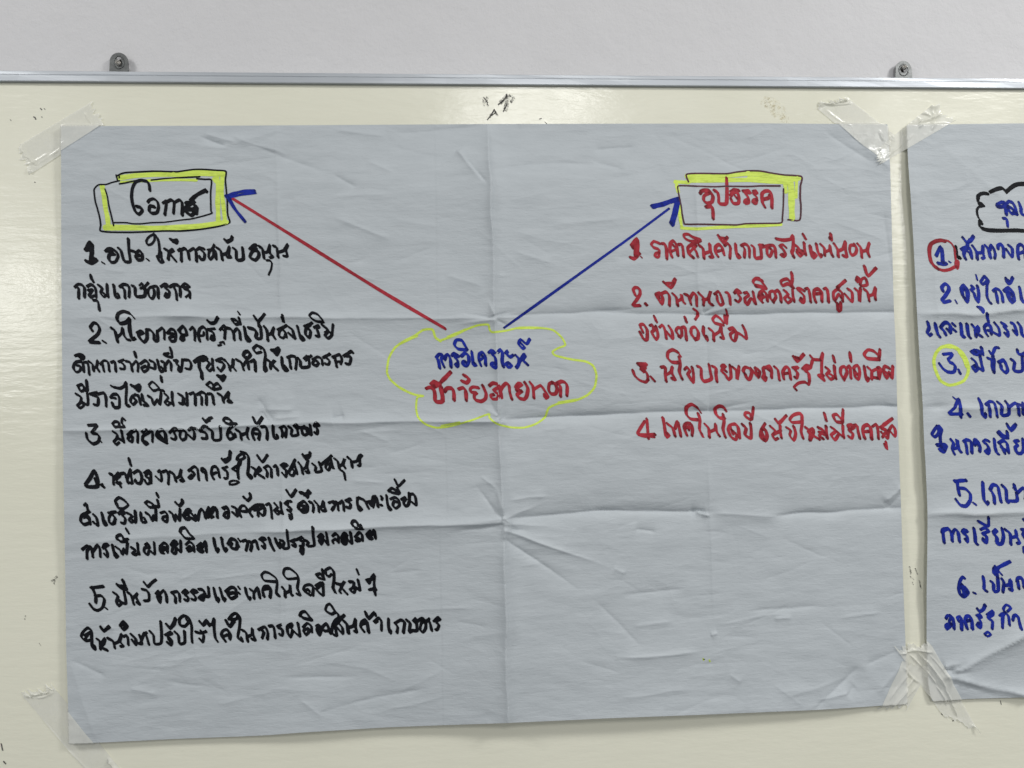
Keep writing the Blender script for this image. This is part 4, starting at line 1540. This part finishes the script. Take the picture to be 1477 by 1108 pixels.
4.8 255 680 270 650 310 660 290 710 300 760 260 790 260 750 310 740
4.8 300 650 330 680 340 790
4.8 390 710 375 670 410 665 420 720 420 800
5 480 790 460 720 470 660 510 660 530 710 535 790
4.6 470 710 510 700
4.6 580 650 620 640 630 670 600 670 625 720 620 780 585 760 600 730
5.2 590 580 610 605 650 585 670 540
4.6 690 640 750 600 750 640 700 670 720 690 750 710 745 790
4 665 845 700 825 730 850 700 870 670 855
4.6 825 650 850 630 880 630 860 650 855 780
4.6 880 610 920 660 930 750
3.8 885 615 865 580 895 535 945 565 910 605
4.8 965 700 980 650 1020 660 1050 790
"""
NIB = []
for i in range(20):
    a = 2 * math.pi * i / 20; c, s = math.cos(a), math.sin(a)
    c = math.copysign(abs(c) ** .5, c); s = math.copysign(abs(s) ** .5, s)
    NIB.append((c * .57, s * .33))
ang = math.radians(50)          # broad side of the felt tip: thin when moving down to the right
NIB = np.array([(x * math.cos(ang) - y * math.sin(ang), x * math.sin(ang) + y * math.cos(ang)) for x, y in NIB])
RND = np.array([(.5 * math.cos(2 * math.pi * i / 16), .5 * math.sin(2 * math.pi * i / 16)) for i in range(16)])
def smooth(p, k=.36, step=1.1):
    p = np.array(p, float)
    if len(p) == 1: return p
    q = np.vstack([2 * p[0] - p[1], p, 2 * p[-1] - p[-2]]); o = []
    for i in range(1, len(q) - 2):
        a, b, c, d = q[i - 1:i + 3]; n = max(2, int(np.hypot(*(c - b)) / step))
        m0, m1 = (c - a) * k, (d - b) * k
        for t in np.arange(n) / n:
            o.append((2 * t ** 3 - 3 * t * t + 1) * b + (t ** 3 - 2 * t * t + t) * m0 + (-2 * t ** 3 + 3 * t * t) * c + (t ** 3 - t * t) * m1)
    o.append(p[-1]); return np.array(o)
NS = [0]; LOAD = []
def stroke_geo(p, wd, H, lift, V, F, nib):
    """one stroke: envelope of the felt tip swept along p (photo measure), draped on surface H"""
    p = smooth(p); NS[0] += 1; k = NS[0]
    wob = 1 + .10 * np.interp(np.arange(len(p)), np.linspace(0, len(p), 6), rng.normal(0, 1, 6).clip(-1.5, 1.5))
    t = np.gradient(p, axis=0) if len(p) > 1 else np.array([[1., 0]]); t /= np.maximum(np.hypot(t[:, 0], t[:, 1]), 1e-6)[:, None]
    n = np.stack([-t[:, 1], t[:, 0]], 1)
    d = n @ nib.T; a, b = nib[d.argmax(1)], nib[d.argmin(1)]
    w = wd * wob[:, None]
    pts = np.concatenate([p + a * w, p, p + b * w, p[0] + nib * wd * wob[0], p[-1] + nib * wd * wob[-1]])
    q = atz(pts, H); hh = H(q[:, 0], q[:, 1])
    L = len(p); off = lift + .000012 * (k % 9); ramp = .00005 * np.arange(L) / L
    ex = np.concatenate([off + ramp, off + ramp, off + ramp, np.full(len(nib), off - .000006), np.full(len(nib), off + .000056)])
    o = len(V)
    V.extend(np.stack([q[:, 0], -(hh + ex), q[:, 1]], 1).tolist())
    for i in range(L - 1):
        F.append((o + i, o + L + i, o + L + i + 1, o + i + 1)); F.append((o + L + i, o + 2 * L + i, o + 2 * L + i + 1, o + L + i + 1))
    dist = np.minimum(np.arange(L), np.arange(L)[::-1]) * 1.1; f = np.exp(-(dist / 1.8) ** 2) * .38; f += rng.uniform(0, .24) + .12 * np.interp(np.arange(L), np.linspace(0, L, 5), rng.normal(0, 1, 5)); f = f.clip(0, 1)
    LOAD.extend(np.concatenate([f, f * .7, f, np.full(len(nib), f[0] * .9), np.full(len(nib), f[-1] * .9)]).tolist())
    m = len(nib)
    for s in (o + 3 * L, o + 3 * L + m): F.append(tuple(range(s, s + m)))
LAB = dict(
    title_left=('heading_frame', None), highlight_left=('highlighter_band', None), arrow_red=('arrow', 'red arrow shaft pointing to the upper left box'),
    arrowhead_left=('arrowhead', 'blue arrowhead at the end of the red arrow'), arrow_blue=('arrow', 'blue arrow pointing to the upper right box'),
    highlight_right=('highlighter_band', None), title_right=('heading_frame', 'thin dark red double box outline'), title_right_word=('heading_word', 'red word in the right box'),
    cloud=('cloud_outline', 'yellow highlighter cloud outline'), cloud_word_blue=('written_line', 'blue line inside the yellow cloud'), cloud_word_red=('written_line', 'red line inside the yellow cloud'),
    yellow_specks=('ink_speck', None), s_title_cloud=('heading_frame', 'thick black cloud outline'), s_title_word=('heading_word', None),
    s_circle_red=('number_circle', 'red circle around number 1'), s_circle_yellow=('number_circle', 'yellow circle around number 3'), s_one_e=('vowel_mark', 'small black vowel mark'))
key = None; strokes = {}
for l in DATA.strip().splitlines():
    t = l.split()
    if not t: continue
    if t[0] == '#': key = (t[1], t[2]); strokes[key] = []
    elif t[0][0] == '@': ox, oy, s = float(t[0][1:]), float(t[1]), float(t[2])
    else:
        v = list(map(float, t)); strokes[key].append((v[0], [(ox + v[i] / s, oy + v[i + 1] / s) for i in range(1, len(v) - 1, 2)]))
frames = {}
ORDER = sorted(strokes, key=lambda k: (k[1] != 'yellow', 'arrow' in k[0]))
objs = {}
for i, (nm, col) in enumerate(ORDER):
    sec = nm.startswith('s_'); H, root = (H2, sheet2) if sec else (H1, sheet1)
    V, F = [], []
    for w_, p in strokes[(nm, col)]:
        if col == 'yellow':
            stroke_geo(p, w_ * (.88 if nm == 'cloud' else .98), H, .00020, V, F, RND)
        elif w_ < 3 and nm.startswith('title'): stroke_geo(p, w_ * .95, H, .00030, V, F, RND)
        else: stroke_geo(p, w_ * {'black': .91, 'blue': 1.0}.get(col, .93), H, .00030 + (.00012 if 'arrowhead' in nm else 0), V, F, NIB)
    name, lab = LAB.get(nm, ('written_line', '%s handwritten line' % col))
    o = mesh(name, V, F, INK[col], smooth=False); load(o); put(o, root)
    if lab: o['label'] = lab
    objs[nm] = o

# ================================================================ tape
def surf(x, z):
    """height of whatever the tape is stuck on"""
    x = np.asarray(x, float); z = np.asarray(z, float); h = np.zeros_like(x)
    for S, H in ((S1, H1), (S2, H2)):
        P = S.V.reshape(S.nv, S.nu, 3)
        # edges of the sheet as functions
        l = np.interp(-z, -P[:, 0, 2], P[:, 0, 0]); r = np.interp(-z, -P[:, -1, 2], P[:, -1, 0])
        t = np.interp(x, P[0, :, 0], P[0, :, 2]); b = np.interp(x, P[-1, :, 0], P[-1, :, 2])
        m = (x > l - .001) & (x < r + .001) & (z < t + .001) & (z > b - .001)
        h = np.where(m, np.maximum(h, H(x, z)), h)
    return h
def tape(quad, label, ridges=(), seed=0, curls=(), jag=.0006, grp='strips of pale tape holding the sheets'):
    """quad: four measured corners; first-second is one torn end, third-fourth the other"""
    A, B, C, D = [np.array(atn([q])[0]) for q in quad]
    L = (np.hypot(*(D - A)) + np.hypot(*(C - B))) / 2; W = (np.hypot(*(B - A)) + np.hypot(*(C - D))) / 2
    nu, nv = max(24, int(W / .0012)), max(24, int(L / .0012))
    u, v = np.meshgrid(np.linspace(0, 1, nu), np.linspace(0, 1, nv))
    vv = v + (jag / L) * 9 * (vn(u * 14 + seed, v * 0, seed) + .5 * vn(u * 37, v * 0 + 3, seed)) * (np.clip(1 - v * 14, 0, 1) + np.clip(1 - (1 - v) * 14, 0, 1))
    P = ((1 - u) * (1 - vv))[..., None] * A + (u * (1 - vv))[..., None] * B + (u * vv)[..., None] * C + ((1 - u) * vv)[..., None] * D
    x, z = P[..., 0], P[..., 1]
    h = surf(x.ravel(), z.ravel()).reshape(x.shape); s = h.copy()
    for _ in range(6):
        e = np.pad(s, 1, mode='edge'); s = np.maximum(h, (e[:-2, 1:-1] + e[2:, 1:-1] + e[1:-1, :-2] + e[1:-1, 2:] + 2 * s) / 6)
    h = s + .0006
    h += .00012 * (vn(x * 120, z * 120, seed) + 1)
    end = np.clip(1 - v * 7, 0, 1) + np.clip(1 - (1 - v) * 7, 0, 1)
    h += end ** 2 * .0005 * (1 + vn(x * 260, z * 260, seed + 1))
    for (u0, v0, u1, v1, A_, w_) in ridges:          # pinched folds, in strip coordinates
        dx, dy = (u1 - u0) * W, (v1 - v0) * L; LL = math.hypot(dx, dy)
        px, py = (u - u0) * W, (v - v0) * L; t = (px * dx + py * dy) / LL ** 2; d = (-px * dy + py * dx) / LL
        d = d + .0025 * np.sin(t * 3 + seed)
        h += A_ * .0014 * np.exp(-(np.abs(d) / (w_ * .001)) ** 1.4) * sst(-.05, .2, t) * sst(1.05, .8, t)
    for (u0, v0, r, A_) in curls:
        h += A_ * .001 * np.exp(-(((u - u0) * W) ** 2 + ((v - v0) * L) ** 2) / (r * .001) ** 2)
    V = np.stack([x, -h, z], -1).reshape(-1, 3)
    c = V.mean(0); V = V - c
    o = fastmesh('tape_strip', V, gridq(nu, nv), MT, label=label, cat='tape', group=grp)
    o.location = c
    return o
tape([(24, 212), (44, 252), (152, 182), (128, 150)], 'nearly clear tape strip over the upper left corner of the large sheet', [(.1, .05, .9, .1, .9, 1.2), (.6, .0, .8, .3, .7, 1), (.2, .93, .9, .88, .8, 1.0), (.75, .1, .85, .55, .5, 1)], 1, [(.9, .01, 3, 2.2)])
tape([(1174, 153), (1222, 141), (1291, 196), (1262, 229)], 'crumpled tape strip slanting down right onto the upper right corner of the large sheet', [(.05, .04, .95, .02, 2.2, 1.4), (.4, .08, .95, .10, 1.2, 1.2), (.65, .75, .6, .93, 1.2, 1.0), (.1, .1, .3, .5, .4, 1.5)], 2, [(.8, .03, 4, 2.0), (.45, .05, 3, 1.5)])
tape([(1263, 241), (1262, 217), (1346, 150), (1376, 175)], 'wrinkled tape strip slanting up right onto the upper left corner of the second sheet', [(.85, .62, .55, .98, 2.4, 1.5), (.55, .60, .95, .72, 1.6, 1.3), (.2, .05, .5, .5, .5, 1.2), (.15, .7, .9, .93, 1.4, 1.2), (.6, .85, 1, .78, 1.8, 1.2)], 3, [(.1, .02, 3, 1.8), (.95, .96, 4, 3)])
tape([(31, 1001), (76, 988), (190, 1128), (142, 1132)], 'clear tape strip over the lower left corner of the large sheet', [(.0, .02, 1, .03, 1.6, 1.3), (.3, .06, .9, .07, 1.0, 1.1), (.95, .75, .85, 1, 2.6, 1.6), (.75, .78, .95, .76, 1.5, 1.2), (.05, .3, .03, .9, .5, 1)], 4, [(.75, .03, 3, 1.4)])
tape([(1266, 1018), (1309, 1021), (1338, 968), (1300, 946)], 'creased tape strip rising right from the lower right corner of the large sheet', [(.45, .0, .62, .75, 2.4, 1.6), (.2, .15, .35, .95, 1.2, 1.2), (.1, .80, .95, .70, 1.6, 1.3), (.75, .05, .85, .6, 1.0, 1.0)], 5, [])
tape([(1289, 934), (1339, 928), (1411, 1055), (1358, 1030)], 'creased tape strip running down right across the lower left corner of the second sheet', [(.55, .06, .66, .55, 3.0, 1.7), (.66, .50, .50, .92, 2.0, 1.1), (.30, .10, .45, .50, 1.6, 1.4), (.45, .5, .35, .8, 1.2, 1.0), (.0, .07, .95, .09, 2.2, 1.5), (.80, .1, .9, .4, .9, 1.2)], 6, [(.98, .98, 4, 3.6), (.70, .03, 7, 4.0)])

# ================================================================ marks on the board
def flat(x, z): return np.zeros_like(np.asarray(x, float)) + .0
MARKS = [
    ('stain', MSM, [(3.4, [(703, 141), (701, 147), (703, 152)]), (2.2, [(697, 144), (698, 152)])]),
    ('scratch', MDK, [(1.5, [(698, 141), (703, 148)]), (1.5, [(719, 151), (728, 143), (731, 137)]), (1.2, [(703, 173), (709, 165), (713, 158)]), (1.0, [(713, 159), (717, 166)]), (1.2, [(726, 161), (731, 151)]), (.9, [(707, 168), (715, 163)])]),
    ('stain', MSM, [(4.5, [(722, 148), (732, 138), (731, 150), (729, 158)]), (3, [(735, 138), (741, 141), (737, 147)]), (3, [(706, 169), (714, 161), (717, 167)])]),
    ('ink_speck', MDK, [(1.8, [(59, 157), (60, 158)]), (1.2, [(64, 157), (65, 158)]), (1.8, [(49, 169), (51, 170)]), (1.2, [(51, 172), (52, 172)]), (1, [(60, 169), (61, 169)]), (1, [(15, 173), (16, 174)]), (1, [(50, 263), (51, 263)])]),
    ('ink_speck', MDK, [(1.5, [(2, 1073), (4, 1082)]), (2.2, [(6, 1099), (8, 1101)]), (1.6, [(157, 1095), (156, 1100)])]),
    ('scratch', MSM, [(2.0, [(1312, 818), (1314, 828)]), (1.8, [(1320, 820), (1323, 828)]), (1.6, [(1316, 840), (1317, 843)]), (1.8, [(1326, 838), (1328, 848)]), (1.4, [(1313, 832), (1318, 836)])]),
    ('scratch', MSM, [(2.6, [(75, 838), (82, 832)]), (1.6, [(78, 842), (80, 834)]), (1.2, [(37, 888), (36, 893)]), (1.2, [(57, 928), (59, 931)])]),
    ('ink_speck', MDK, [(.9, [(1443, 1011), (1444, 1016)]), (1.3, [(1358, 1030), (1359, 1031)]), (1.0, [(1374, 1040), (1375, 1039)])]),
    ('ink_speck', MDK, [(.9, [(786, 176), (790, 180)]), (.9, [(778, 172), (781, 171)])]),
]
for nm, mt, S in MARKS:
    for w_, p in S:
        V, F = [], []
        stroke_geo(p, w_ * 1.25, flat, .00025, V, F, NIB)
        o = mesh(nm, V, F, mt); load(o); o.parent = board; o.matrix_parent_inverse = (Matrix.Translation((0, 0, zr)) @ Matrix.Rotation(roll, 4, 'Y')).inverted()
MY = m_residue()
for w_, p in [(15, [(1104, 147), (1109, 150)]), (20, [(1112, 150), (1122, 160)]), (11, [(1128, 168), (1132, 172)])]:
    V, F = [], []
    stroke_geo(p, w_, flat, .0003, V, F, RND)
    o = mesh('old_tape_residue', V, F, MY); load(o); o.parent = board; o.matrix_parent_inverse = (Matrix.Translation((0, 0, zr)) @ Matrix.Rotation(roll, 4, 'Y')).inverted()
V, F = [], []
stroke_geo([(1015, 951), (1016, 951)], 1.6, H1, .0003, V, F, RND)
o = mesh('ink_speck', V, F, INK['black']); load(o); put(o, sheet1)
